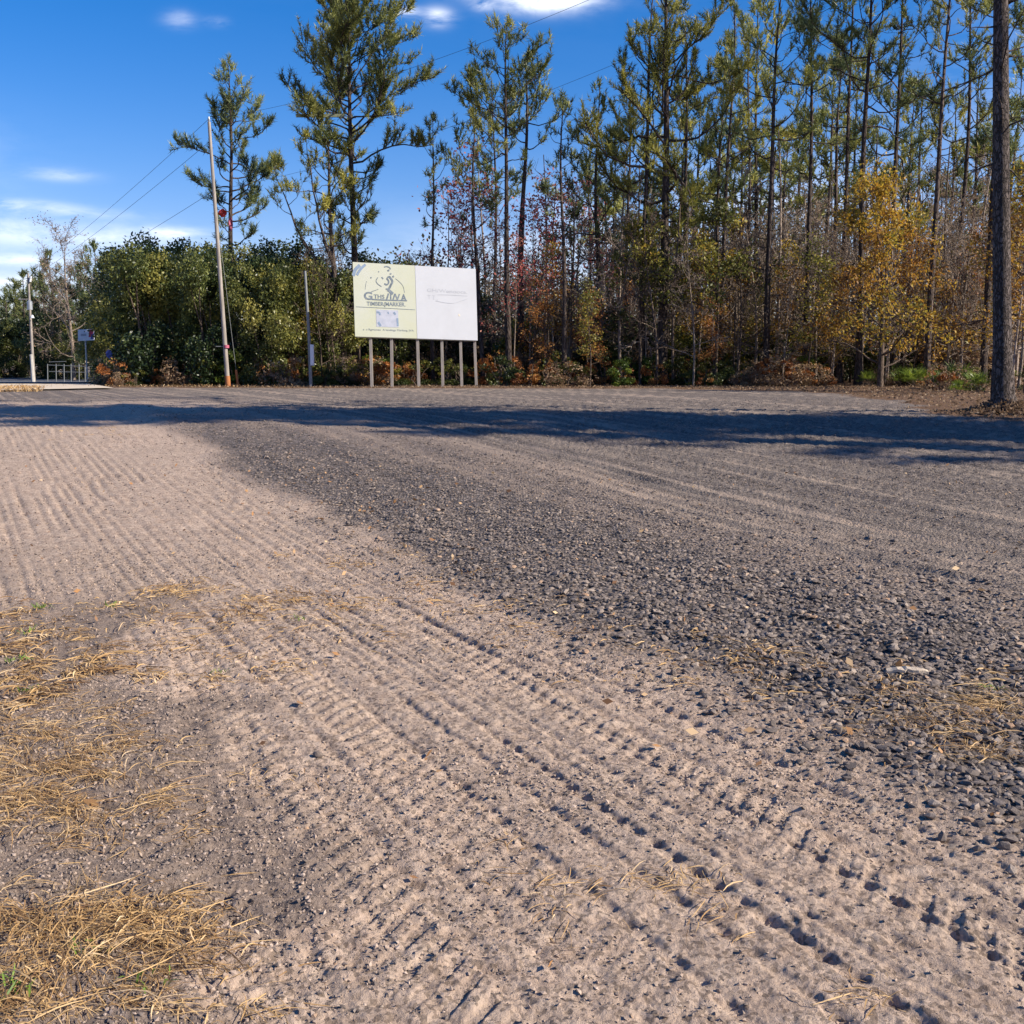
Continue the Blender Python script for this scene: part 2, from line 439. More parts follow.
def build_stones():
    g = Geo()
    for (y0, y1, rho, a, b) in ((2.3, 5.5, 1100, .018, .06), (5.5, 8, 650, .02, .062), (8, 11, 420, .02, .055), (11, 15, 260, .02, .05), (15, 26, 60, .025, .055)):
        x, y = scatter(y0, y1, rho, w_gravel)
        stones(g, x, y, a + (b - a) * rng.random(len(x)) ** 1.6, rng.random(len(x)) ** 1.1)
    for (y0, y1, rho, a, b) in ((3, 10, 620, .012, .034), (10, 17, 220, .018, .045), (17, 30, 50, .025, .06)):
        x, y = scatter(y0, y1, rho, w_graded)
        stones(g, x, y, a + (b - a) * rng.random(len(x)) ** 2, .25 + .7 * rng.random(len(x)), base=OCT, jit=.2)
    for (y0, y1, rho, a, b) in ((2.2, 4, 1500, .006, .024), (4, 6.5, 700, .008, .028), (6.5, 10, 220, .012, .034), (10, 18, 50, .018, .04)):
        x, y = scatter(y0, y1, rho, w_dirt)
        stones(g, x, y, a + (b - a) * rng.random(len(x)) ** 3.5, rng.random(len(x)) ** 1.3, base=OCT, jit=.25, flat=.8)
    o = link('gravel', g.mesh('gravel', stone_mat)); tag(o, 'dark grey crushed stone piled in a band beside the dirt track', 'gravel', kind='stuff')
    print('gravel verts', g.n)
    g = Geo()
    for (y0, y1, rho, a, b) in ((2.2, 3.6, 5200, .006, .022), (3.6, 5.5, 2600, .008, .026), (5.5, 9, 800, .010, .03), (9, 14, 160, .014, .035)):
        x, y = scatter(y0, y1, rho, w_dirt)
        stones(g, x, y, a + (b - a) * rng.random(len(x)) ** 3, rng.random(len(x)) ** 1.2, base=OCT, jit=.25, flat=.85)
    o = link('dirt_crumbs', g.mesh('dirt_crumbs', clod_mat)); tag(o, 'pinkish tan dirt crumbs and clods loose on the rutted track', 'dirt crumbs', kind='stuff')
    print('clod verts', g.n)
build_stones()

# single stones one can point to
def rock(name, px, py, size, tint, label, cat, flat=.6, mat=None, seed=1):
    global rng
    keep = rng; rng = np.random.default_rng(seed)
    x, y = gpt(px, py)
    bv, bf = ico()
    # subdivide once for a better outline
    vs = list(map(tuple, bv)); cache = {}
    def mid(a, b):
        k = (min(a, b), max(a, b))
        if k not in cache:
            m = (np.array(vs[a]) + np.array(vs[b])) / 2; m /= np.linalg.norm(m); cache[k] = len(vs); vs.append(tuple(m))
        return cache[k]
    fs = []
    for a, b, c in bf:
        ab, bc, ca = mid(a, b), mid(b, c), mid(c, a); fs += [(a, ab, ca), (b, bc, ab), (c, ca, bc), (ab, bc, ca)]
    v = np.array(vs) * (1 + rng.uniform(-.12, .12, (len(vs), 1)))
    v *= np.array([1, .7, flat]) * size * .5
    a = rng.uniform(0, 6)
    v = v @ np.array([[math.cos(a), -math.sin(a), 0], [math.sin(a), math.cos(a), 0], [0, 0, 1]])
    g = Geo(); g.add(v, fs, tint)
    o = link(name, g.mesh(name, mat or stone_mat), loc=(x, y, gz1(x, y) + size * flat * .3))
    tag(o, label, cat); rng = keep
rock('rock', 815, 604, .085, .0, 'nearly black rounded stone lying in the gravel band right of centre', 'rock', seed=1)
rock('rock', 848, 594, .075, .05, 'dark stone just right of and behind the nearly black stone', 'rock', seed=2)
rock('rock', 858, 605, .06, .95, 'small tan stone below the pair of dark stones', 'rock', seed=3)
rock('rock', 585, 602, .07, 1.0, 'flat orange brown stone where gravel meets dirt track', 'rock', flat=.3, seed=4)
rock('rock', 437, 517, .10, .97, 'flat tan stone alone in the middle of the dark gravel', 'rock', flat=.3, seed=5)
rock('dirt_clod', 318, 758, .045, .0, 'small black dirt clod on the track near the left ruts', 'dirt clod', mat=clod_mat, seed=6)
rock('dirt_clod', 350, 739, .035, .05, 'small dark clod behind and right of the black clod', 'dirt clod', mat=clod_mat, seed=7)

wood_mat = plain('weathered_wood', (0.62, 0.50, 0.37), .8, sc=40, nz=.2, bump=.5)
def wood_chip():
    x, y = gpt(905, 692); z = gz1(x, y)
    t = np.linspace(0, 1, 9); r_ = np.random.default_rng(5)
    P = np.stack([-.08 + .17 * t, .03 - .07 * t, .030 + .022 * np.sin(t * 2.2)], -1) + r_.normal(0, .003, (9, 3))
    g = Geo()
    w = .024 * np.sin(np.clip(t, .06, .95) * math.pi) ** .5 * r_.uniform(.6, 1.25, 9)
    V = []
    for p, ww in zip(P, w):
        V += [p + [0, -ww, 0], p + [0, ww, .006], p + [0, ww, -.006], p + [0, -ww, -.012]]
    f = []
    for i in range(8):
        for k in range(4): f.append([i * 4 + k, i * 4 + (k + 1) % 4, i * 4 + 4 + (k + 1) % 4, i * 4 + 4 + k])
    f += [[3, 2, 1, 0], [32, 33, 34, 35]]
    g.add(V, f)
    tag(link('wood_chip', g.mesh('wood_chip', wood_mat), loc=(x, y, z)), 'pale curled wood chip lying on the gravel at the right', 'wood chip')
wood_chip()

# ------------------------------------------------------------------ straw
straw_mat = leafmat('straw', [(0, (0.13, 0.065, 0.03)), (.35, (0.34, 0.20, 0.082)), (.75, (0.60, 0.395, 0.175)), (1, (0.74, 0.55, 0.33))], .2, .55, 0)
sprout_mat = leafmat('sprouts', [(0, (0.10, 0.19, 0.03)), (1, (0.30, 0.42, 0.06))], .4, .5, 0)
def blades(g, x, y, L0, w0, lift=.03, tint=None, dirs=None, upright=0.0):
    n = len(x)
    a = rng.uniform(0, 2 * math.pi, n) if dirs is None else dirs
    Ln = L0 * (.25 + rng.random(n) ** 1.6)
    cur = rng.normal(0, .75, n)
    K = 5
    pts = []
    px, py = x.copy(), y.copy()
    zb = gz_(x, y)
    h0 = rng.uniform(0.0, lift, n)
    for k in range(K):
        t = k / (K - 1)
        arch = np.sin(t * math.pi) * h0 + upright * Ln * t * .8 * rng.uniform(.6, 1)
        pts.append(np.stack([px, py, zb + .004 + arch + h0 * .35], -1))
        px = px + np.cos(a) * Ln / (K - 1) * (1 - .5 * upright); py = py + np.sin(a) * Ln / (K - 1) * (1 - .5 * upright)
        a = a + cur / (K - 1)
    P = np.stack(pts, 1)
    T = np.gradient(P, axis=1); T /= np.linalg.norm(T, axis=2)[..., None] + 1e-9
    roll = rng.uniform(-.9, .9, n)
    side = np.cross(T, np.array([0, 0, 1.0])); side /= np.linalg.norm(side, axis=2)[..., None] + 1e-9
    up = np.cross(side, T)
    W = side * np.cos(roll)[:, None, None] + up * np.sin(roll)[:, None, None]
    ww = w0 * rng.uniform(.5, 1.3, n)[:, None, None] * np.array([.5, 1, 1, .8, .15])[None, :, None]
    A = P + W * ww; B = P - W * ww
    V = np.stack([A, B], 2).reshape(n, K * 2, 3)
    f = np.array([[2 * i, 2 * i + 1, 2 * i + 3, 2 * i + 2] for i in range(K - 1)])
    Fc = f[None] + (np.arange(n) * K * 2)[:, None, None]
    t = rng.random(n) if tint is None else tint
    g.add(V.reshape(-1, 3), Fc.reshape(-1, 4), np.repeat(t, K * 2))
PATCH = [(40, 750, 85, 42, 1700), (70, 790, 75, 30, 1100), (10, 800, 50, 30, 600), (95, 835, 40, 14, 130), (30, 655, 70, 22, 900), (105, 672, 60, 14, 420), (20, 690, 55, 12, 350),
         (60, 700, 50, 10, 220), (110, 722, 50, 10, 320), (130, 742, 45, 8, 180), (20, 612, 30, 10, 180), (60, 628, 45, 8, 160), (200, 592, 70, 9, 420), (235, 622, 60, 9, 380), (190, 606, 80, 10, 260),
         (160, 640, 60, 8, 120), (290, 600, 60, 12, 200), (240, 660, 60, 8, 90), (215, 672, 50, 9, 130), (110, 605, 30, 5, 90),
         (110, 930, 95, 26, 1300), (40, 965, 60, 30, 800), (175, 955, 55, 22, 520), (30, 925, 50, 20, 380), (150, 1010, 80, 10, 170), (30, 1010, 50, 10, 180), (190, 900, 40, 8, 60),
         (190, 805, 28, 5, 60), (190, 832, 20, 5, 60), (140, 820, 30, 5, 40), (250, 778, 25, 5, 25), (290, 782, 18, 5, 22),
         (670, 890, 38, 9, 80), (640, 880, 10, 5, 25), (545, 895, 25, 9, 38), (500, 845, 14, 4, 18), (520, 870, 40, 15, 20), (700, 935, 60, 25, 40), (860, 1000, 40, 12, 40), (560, 930, 5, 20, 14),
         (985, 712, 38, 16, 200), (960, 745, 60, 16, 160), (905, 702, 40, 10, 120), (870, 735, 50, 10, 90), (1000, 690, 30, 10, 60), (985, 715, 40, 14, 190), (900, 712, 40, 9, 150), (945, 752, 60, 14, 190), (800, 672, 70, 8, 120), (760, 665, 50, 8, 90), (700, 655, 60, 10, 80),
         (420, 585, 80, 12, 240), (500, 610, 60, 8, 110), (350, 560, 50, 8, 160), (560, 640, 80, 10, 100), (380, 610, 60, 10, 120), (370, 640, 80, 10, 70), (640, 680, 80, 14, 60), (800, 690, 70, 14, 110),
         (60, 412, 60, 4, 260), (90, 432, 50, 5, 220), (30, 418, 40, 5, 240)]
def build_straw():
    g = Geo()
    for (px, py, rx, ry, n) in PATCH:
        # tufts gathered in clumps
        n = int(n * .55) if n > 200 else n
        k = max(3, n // 20) if n > 150 else max(3, n // 8)
        cx = px + rx * rng.normal(0, .62, k); cy = py + ry * rng.normal(0, .7, k)
        cy = np.clip(cy, 400, 1060)
        C = np.array([gpt(a, b) for a, b in zip(cx, cy)])
        idx = rng.integers(0, k, n)
        D = max(.8, C[:, 1].mean())
        sp = .045 if D < 6 else .08
        x = C[idx, 0] + rng.normal(0, sp, n); y = C[idx, 1] + rng.normal(0, sp, n)
        da = rng.uniform(0, 2 * math.pi, k)
        blades(g, x, y,   .17 if n > 180 else .10, .0015 if D < 5 else .0032, lift=.022 if n > 180 else .012, dirs=da[idx] + rng.normal(0, .6, n), tint=np.clip(rng.random(k)[idx] * .5 + rng.random(n) * .55, 0, 1))
    # thin loose straws everywhere on the near track
    x, y = scatter(2.2, 12, 14, lambda x, y: np.clip(.12 + .8 * straw_w(x, y) + 1.3 * fbm(x * 1.1 + 9, y * 1.1, 3), 0, 1))
    blades(g, x, y, .05, .0016, lift=.01)
    x, y = scatter(2.4, 9, 30, lambda x, y: .5 * sstep(.55, .0, np.abs(sv(x, y)[1] - 3.05)))
    blades(g, x, y, .08, .002, lift=.015)
    tag(link('dry_grass', g.mesh('dry_grass', straw_mat)), 'dead golden grass and straw strewn over the soil at the left', 'dry grass', kind='stuff')
    g = Geo()
    for (px, py, n) in ((15, 660, 24), (40, 608, 26), (28, 632, 16), (92, 952, 14), (8, 985, 18), (110, 605, 22), (300, 618, 10), (990, 701, 26), (25, 688, 20), (150, 985, 12), (218, 670, 12), (5, 1000, 16)):
        x0, y0 = gpt(px, py)
        x = x0 + rng.normal(0, .03, n); y = y0 + rng.normal(0, .02, n)
        blades(g, x, y, .06, .003, lift=.01, upright=.7)
    tag(link('grass_sprouts', g.mesh('grass_sprouts', sprout_mat)), 'fresh green grass blades sprouting among the straw', 'grass', kind='stuff')
build_straw()

# ------------------------------------------------------------------ vegetation generators
def unit(v): return v / (np.linalg.norm(v, axis=-1, keepdims=True) + 1e-9)
def tufts(g, P, D, Ln, m, w, spread=.85, tint=None):
    n = len(P)
    if n == 0: return
    d = unit(D[:, None, :] * 1.0 + np.array([0, 0, .25]) + rng.normal(0, spread, (n, m, 3)))
    base = P[:, None, :] + D[:, None, :] * rng.uniform(-.6, .5, (n, m, 1)) * Ln
    Lm = Ln * rng.uniform(.6, 1.1, (n, m, 1))
    side = unit(np.cross(d, rng.normal(size=(n, m, 3))))
    a = base - side * w; b = base + side * w; c = base + d * Lm
    V = np.stack([a, b, c], 2).reshape(-1, 3)
    Fc = np.arange(n * m * 3).reshape(-1, 3)
    t = rng.random(n) if tint is None else tint
    t = np.clip(np.repeat(t, m * 3) + np.repeat(rng.normal(0, .08, n * m), 3), 0, 1)
    g.add(V, Fc, t)
def leaves(g, P, s, tint, flat=0.0):
    n = len(P)
    if n == 0: return
    u = rng.normal(size=(n, 3)); u[:, 2] *= (1 - flat); u = unit(u)
    w = unit(np.cross(u, rng.normal(size=(n, 3))))
    sz = (s * rng.uniform(.6, 1.25, n))[:, None]
    V = np.stack([P - u * sz, P - w * sz * .55, P + u * sz, P + w * sz * .55], 1).reshape(-1, 3)
    g.add(V, np.arange(n * 4).reshape(-1, 4), np.repeat(np.clip(tint, 0, 1), 4))

def curve_limb(p, d, Ln, up, n=6, wob=.12):
    pts = [p]; d = unit(d)
    for i in range(n):
        d = unit(d + np.array([0, 0, up / n]) + rng.normal(0, wob, 3))
        pts.append(pts[-1] + d * Ln / n)
    return np.array(pts)

def pine(seed, H, cb, R, r0, dens=1.0, lean=0.0, tuft=.26, m=17, limbs=34, fork=None, wob=.25, dead=10, w=.017, low=.35, profile=None, limbup=.8, low_limbs=0):
    """trunk + limbs mesh and needle mesh, base at origin. cb = crown base height, R = crown radius"""
    global rng
    keep = rng; rng = np.random.default_rng(seed)
    wd, nd = Geo(), Geo()
    nseg = 18
    t = np.linspace(0, 1, nseg)
    ph = rng.uniform(0, 6, 4)
    cx = lean * t + wob * np.sin(t * 3.1 + ph[0]) * t + .35 * wob * np.sin(t * 9 + ph[1]) * t
    cy = wob * np.sin(t * 2.7 + ph[2]) * t + .3 * wob * np.sin(t * 8 + ph[3]) * t
    P = np.stack([cx - 0 * cx[0], cy, t * H], -1)
    rad = r0 * (1 - t * .93) ** .8
    rad[0] *= 1.35
    P = np.vstack([[P[0] - [0, 0, .5]], P]); rad = np.concatenate([[rad[0] * 1.1], rad])
    wd.tube(P, rad, 10)
    stems = [(P, rad)]
    if fork:
        for (fh, fdx, fdy, fH) in fork:
            b = np.array([np.interp(fh, P[:, 2], P[:, 0]), np.interp(fh, P[:, 2], P[:, 1]), fh])
            q = np.linspace(0, 1, 10)[:, None]
            top = np.array([b[0] + fdx, b[1] + fdy, fH])
            mid = b + (top - b) * .35 + np.array([fdx * .35, fdy * .35, -.3])
            S = (1 - q) ** 2 * b + 2 * q * (1 - q) * mid + q ** 2 * top
            S += rng.normal(0, .05, S.shape) * q
            rr = np.interp(fh, P[:, 2], rad) * .75 * (1 - q[:, 0] * .9)
            wd.tube(S, rr, 7); stems.append((S, rr))
    TP, TD = [], []
    def put_limb(S, rr, h, az, Ln, el):
        b = np.array([np.interp(h, S[:, 2], S[:, 0]), np.interp(h, S[:, 2], S[:, 1]), h])
        rb = max(.008, min(np.interp(h, S[:, 2], rr) * .5, .012 + Ln * .016))
        d = np.array([math.cos(az) * math.cos(el), math.sin(az) * math.cos(el), math.sin(el)])
        C = curve_limb(b, d, Ln, limbup + rng.uniform(-.4, .5), 8, .24)
        wd.tube(C, rb * np.linspace(1, .25, len(C)), 5, cap=False)
        ns = max(3, int(Ln * 4.2 * dens))
        for i in range(ns):
            f = rng.uniform(.3, 1) ** .8
            k = f * (len(C) - 1); i0 = min(int(k), len(C) - 2)
            q = C[i0] + (C[i0 + 1] - C[i0]) * (k - i0)
            dd = unit(C[i0 + 1] - C[i0])
            sd = unit(np.cross(dd, [0, 0, 1])) * rng.choice([-1, 1])
            d2 = unit(dd * .7 + sd * rng.uniform(.4, 1.0) + np.array([0, 0, rng.uniform(-.05, .6)]))
            l2 = Ln * rng.uniform(.12, .32) * (1.15 - f * .6) + .15
            c2 = curve_limb(q, d2, l2, .5, 3, .15)
            wd.tube(c2, np.linspace(rb * .38, .006, len(c2)), 3, cap=False)
            nt = max(1, int(l2 / .2))
            for j in range(nt):
                ff = 1 - j * .2 / l2
                kk = ff * 3; j0 = min(int(kk), 2)
                TP.append(c2[j0] + (c2[j0 + 1] - c2[j0]) * (kk - j0)); TD.append(unit(c2[j0 + 1] - c2[j0] + np.array([0, 0, .12])))
        TP.append(C[-1]); TD.append(unit(C[-1] - C[-2]))
    prof = profile or [(0, .55), (.15, .85), (.35, 1), (.6, .8), (.85, .42), (1, .12)]
    px_, py_ = zip(*prof)
    for si, (S, rr) in enumerate(stems):
        Hs = S[-1, 2]; c0 = max(cb, S[0, 2] + .3) if si else cb
        nl = int(limbs * .78) if si == 0 else int(limbs * .5)
        for i in range(nl):
            t = (i + rng.uniform(0, 1)) / nl
            t = t ** .9
            h = c0 + (Hs - c0) * t * .985
            az = i * 2.4 + rng.uniform(-.6, .6)
            Ln = R * 1.06 * np.interp(t, px_, py_) * rng.choice([.4, .7, .95, 1.1, 1.3]) * (1 if si == 0 else .7)
            put_limb(S, rr, h, az, Ln, -.1 + .95 * t ** 1.3 + rng.uniform(-.15, .25))
        TP.append(S[-1]); TD.append(np.array([0, 0, 1.0]))
    for i in range(low_limbs):
        h = rng.uniform(cb * .55, cb); put_limb(P, rad, h, rng.uniform(0, 6.28), R * rng.uniform(.3, .6), rng.uniform(-.2, .2))
    for i in range(dead):
        h = rng.uniform(cb * low, cb * 1.02); az = rng.uniform(0, 6.28)
        b = np.array([np.interp(h, P[:, 2], P[:, 0]), np.interp(h, P[:, 2], P[:, 1]), h])
        C = curve_limb(b, np.array([math.cos(az), math.sin(az), rng.uniform(-.2, .4)]), R * rng.uniform(.15, .75), .2, 5, .2)
        wd.tube(C, np.linspace(.022, .005, len(C)), 4, cap=False)
    TP = np.array(TP); TD = np.array(TD)
    base = .5 + .9 * vn(TP[:, 0] * .8 + seed, TP[:, 2] * .8)
    tufts(nd, TP, TD, tuft * 1.05, m, w, tint=np.clip(base + rng.normal(0, .16, len(TP)), 0, 1))
    rng = keep
    return wd, nd

def broadleaf(seed, H, r0, spread=.5, nbr=9, leafn=0, leafs=.05, lvl=3, trunkf=.45, lean=0.0, wob=.15, twig=.006, leafspread=.22, b0=.35):
    global rng
    keep = rng; rng = np.random.default_rng(seed)
    wd, lf = Geo(), Geo()
    t = np.linspace(0, 1, 14); ph = rng.uniform(0, 6, 3)
    P = np.stack([lean * t ** 1.3 + wob * np.sin(t * 4 + ph[0]) * t, wob * np.sin(t * 3.4 + ph[1]) * t, t * H], -1)
    P[:, :2] -= P[0, :2]
    rad = r0 * (1 - t * .9) ** .9
    P = np.vstack([[P[0] - [0, 0, .3]], P]); rad = np.concatenate([[rad[0] * 1.15], rad])
    wd.tube(P, rad, 7)
    tips = []
    def br(p, d, Ln, r, lv):
        C = curve_limb(p, d, Ln, .35, 5, .2)
        wd.tube(C, np.linspace(r, max(twig * .6, r * .3), len(C)), 4 if lv > 1 else 3, cap=False)
        if lv <= 1:
            tips.extend(C[2:]); return
        for k in range(rng.integers(3, 6)):
            f = rng.uniform(.25, 1) * (len(C) - 1); i0 = min(int(f), len(C) - 2)
            q = C[i0] + (C[i0 + 1] - C[i0]) * (f - i0)
            d2 = unit(unit(C[i0 + 1] - C[i0]) + rng.normal(0, .6, 3))
            br(q, d2, Ln * rng.uniform(.35, .6), max(twig, r * .5), lv - 1)
    for i in range(nbr):
        h = H * (b0 + (1 - b0) * (i + rng.random()) / nbr) * .97
        b = np.array([np.interp(h, P[:, 2], P[:, 0]), np.interp(h, P[:, 2], P[:, 1]), h])
        az = i * 2.4 + rng.uniform(-.7, .7); tt = (h / H - b0) / (1 - b0)
        el = .25 + .8 * tt + rng.uniform(-.2, .2)
        Ln = H * spread * (1 - .62 * tt) * rng.uniform(.6, 1.1)
        br(b, np.array([math.cos(az) * math.cos(el), math.sin(az) * math.cos(el), math.sin(el)]), Ln, max(twig, min(np.interp(h, P[:, 2], rad) * .6, .01 + Ln * .012)), lvl)
    tips.append(P[-1])
    if leafn:
        T = np.array(tips); idx = rng.integers(0, len(T), leafn)
        Q = T[idx] + rng.normal(0, leafspread, (leafn, 3))
        tv = .5 + 1.0 * vn(T[idx][:, 0] * .9 + seed, T[idx][:, 2] * .9) + rng.normal(0, .17, leafn)
        leaves(lf, Q, np.full(leafn, leafs), tv)
    rng = keep
    return wd, lf

def shrub(seed, H, R, n, s, lumps=16, stems=5, low=.05, shape=1.0, upt=.0):
    global rng
    keep = rng; rng = np.random.default_rng(seed)
    wd, lf = Geo(), Geo()
    zc = rng.uniform(low, .9, lumps)
    prof = np.sqrt(np.clip(1 - ((zc - .42) / .62) ** 2, .1, 1)) ** shape
    az = rng.uniform(0, 6.28, lumps); rr = R * prof * rng.uniform(.25, .8, lumps)
    C = np.stack([rr * np.cos(az), rr * np.sin(az), zc * H], -1); lt = rng.normal(0, .2, lumps)
    lr = np.array([R, R, H * .42])[None] * rng.uniform(.2, .42, (lumps, 1))
    for i in range(stems):
        c = C[rng.integers(0, lumps)] * np.array([.8, .8, 1])
        q = np.linspace(0, 1, 7)[:, None]
        b = np.array([rng.normal(0, R * .12), rng.normal(0, R * .12), -.1])
        S = b + (c - b) * q + np.array([0, 0, 1]) * (q * (1 - q)) * H * .15 + rng.normal(0, .04, (7, 3)) * q
        wd.tube(S, np.linspace(.02 + .008 * H, .008, 7), 5)
    idx = rng.choice(lumps, n, p=(lr[:, 0] ** 2) / (lr[:, 0] ** 2).sum())
    d = unit(rng.normal(size=(n, 3))); rad = rng.uniform(.2, 1, (n, 1)) ** .45 * rng.normal(1, .12, (n, 1))
    Q = C[idx] + d * rad * lr[idx]
    Q[:, 2] = np.abs(Q[:, 2])
    nz = vn(Q[:, 0] * 2.6 + seed, Q[:, 2] * 2.6 + Q[:, 1] * 2.1)
    k = nz > -.22
    Q = Q[k]; idx = idx[k]
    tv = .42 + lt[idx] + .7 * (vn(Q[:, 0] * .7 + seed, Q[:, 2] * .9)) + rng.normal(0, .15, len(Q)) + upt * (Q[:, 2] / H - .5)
    leaves(lf, Q, np.full(len(Q), s), tv)
    rng = keep
    return wd, lf

# foliage & bark materials
M_pine = leafmat('pine_needles', [(0, (0.080, 0.106, 0.032)), (.5, (0.248, 0.267, 0.071)), (1, (0.525, 0.493, 0.131))], .3, .45, .4)
M_pineY = leafmat('pine_needles_yellow', [(0, (0.113, 0.125, 0.027)), (.5, (0.341, 0.326, 0.063)), (1, (0.607, 0.540, 0.117))], .3, .45, .3)
M_pineD = leafmat('pine_needles_blue', [(0, (0.056, 0.078, 0.037)), (.5, (0.154, 0.189, 0.071)), (1, (0.350, 0.351, 0.115))], .3, .45, .4)
M_bark = barkmat('pine_bark', (0.06, 0.045, 0.038), (0.15, 0.115, 0.095), 5, .8, .3)
M_barkbig = barkmat('pine_bark_plates', (0.075, 0.06, 0.055), (0.19, 0.155, 0.14), 11, 1.0, .35)
M_barkg = barkmat('grey_bark', (0.24, 0.185, 0.145), (0.46, 0.37, 0.295), 8, .4, .3)
M_barkb = barkmat('brown_bark', (0.09, 0.065, 0.05), (0.20, 0.15, 0.115), 8, .4, .3)
M_myr = leafmat('evergreen_leaves', [(0, (0.036, 0.052, 0.018)), (.5, (0.120, 0.138, 0.037)), (1, (0.336, 0.299, 0.072))], .3, .4, .3)
M_dark = leafmat('dark_evergreen_leaves', [(0, (0.021, 0.037, 0.014)), (.5, (0.064, 0.089, 0.028)), (1, (0.197, 0.207, 0.054))], .25, .4, .3)
M_gold = leafmat('gold_leaves', [(0, (0.130, 0.062, 0.020)), (.25, (0.330, 0.157, 0.030)), (.5, (0.480, 0.284, 0.035)), (.8, (0.440, 0.331, 0.045)), (1, (0.130, 0.142, 0.030))], .45, .5, .25)
M_rust = leafmat('rust_leaves', [(0, (0.144, 0.054, 0.022)), (.4, (0.408, 0.156, 0.044)), (.8, (0.552, 0.276, 0.077)), (1, (0.504, 0.384, 0.099))], .4, .5, .3)
M_red = leafmat('red_leaves', [(0, (0.25, 0.05, 0.05)), (.5, (0.50, 0.12, 0.10)), (1, (0.62, 0.28, 0.18))], .45, .5, .3)
M_brown = leafmat('brown_leaves', [(0, (0.10, 0.065, 0.04)), (.5, (0.25, 0.16, 0.095)), (1, (0.40, 0.29, 0.17))], .35, .6, .3)
M_olive = leafmat('olive_leaves', [(0, (0.044, 0.060, 0.015)), (.5, (0.175, 0.174, 0.033)), (.8, (0.375, 0.312, 0.050)), (1, (0.525, 0.324, 0.055))], .35, .5, .3)
M_lime = leafmat('lime_leaves', [(0, (0.03, 0.06, 0.012)), (.5, (0.09, 0.14, 0.022)), (1, (0.24, 0.29, 0.04))], .4, .45, .3)

def plant(name, parts, px, Y, label, cat, group=None, scale=1.0, rot=0.0, sx=1.0, x=None):
    """parts: list of (part name, mesh)"""
    X = gx(px, Y) if x is None else x
    e = link(name, None, loc=(X, Y, float(terrain(X, Y))))
    e.rotation_euler.z = rot; e.scale = (scale * sx, scale * sx, scale)
    tag(e, label, cat, group)
    for pn, me in parts: link(pn, me, e)
    return e

# ------------------------------------------------------------------ hero pines
EDGE = 45.0
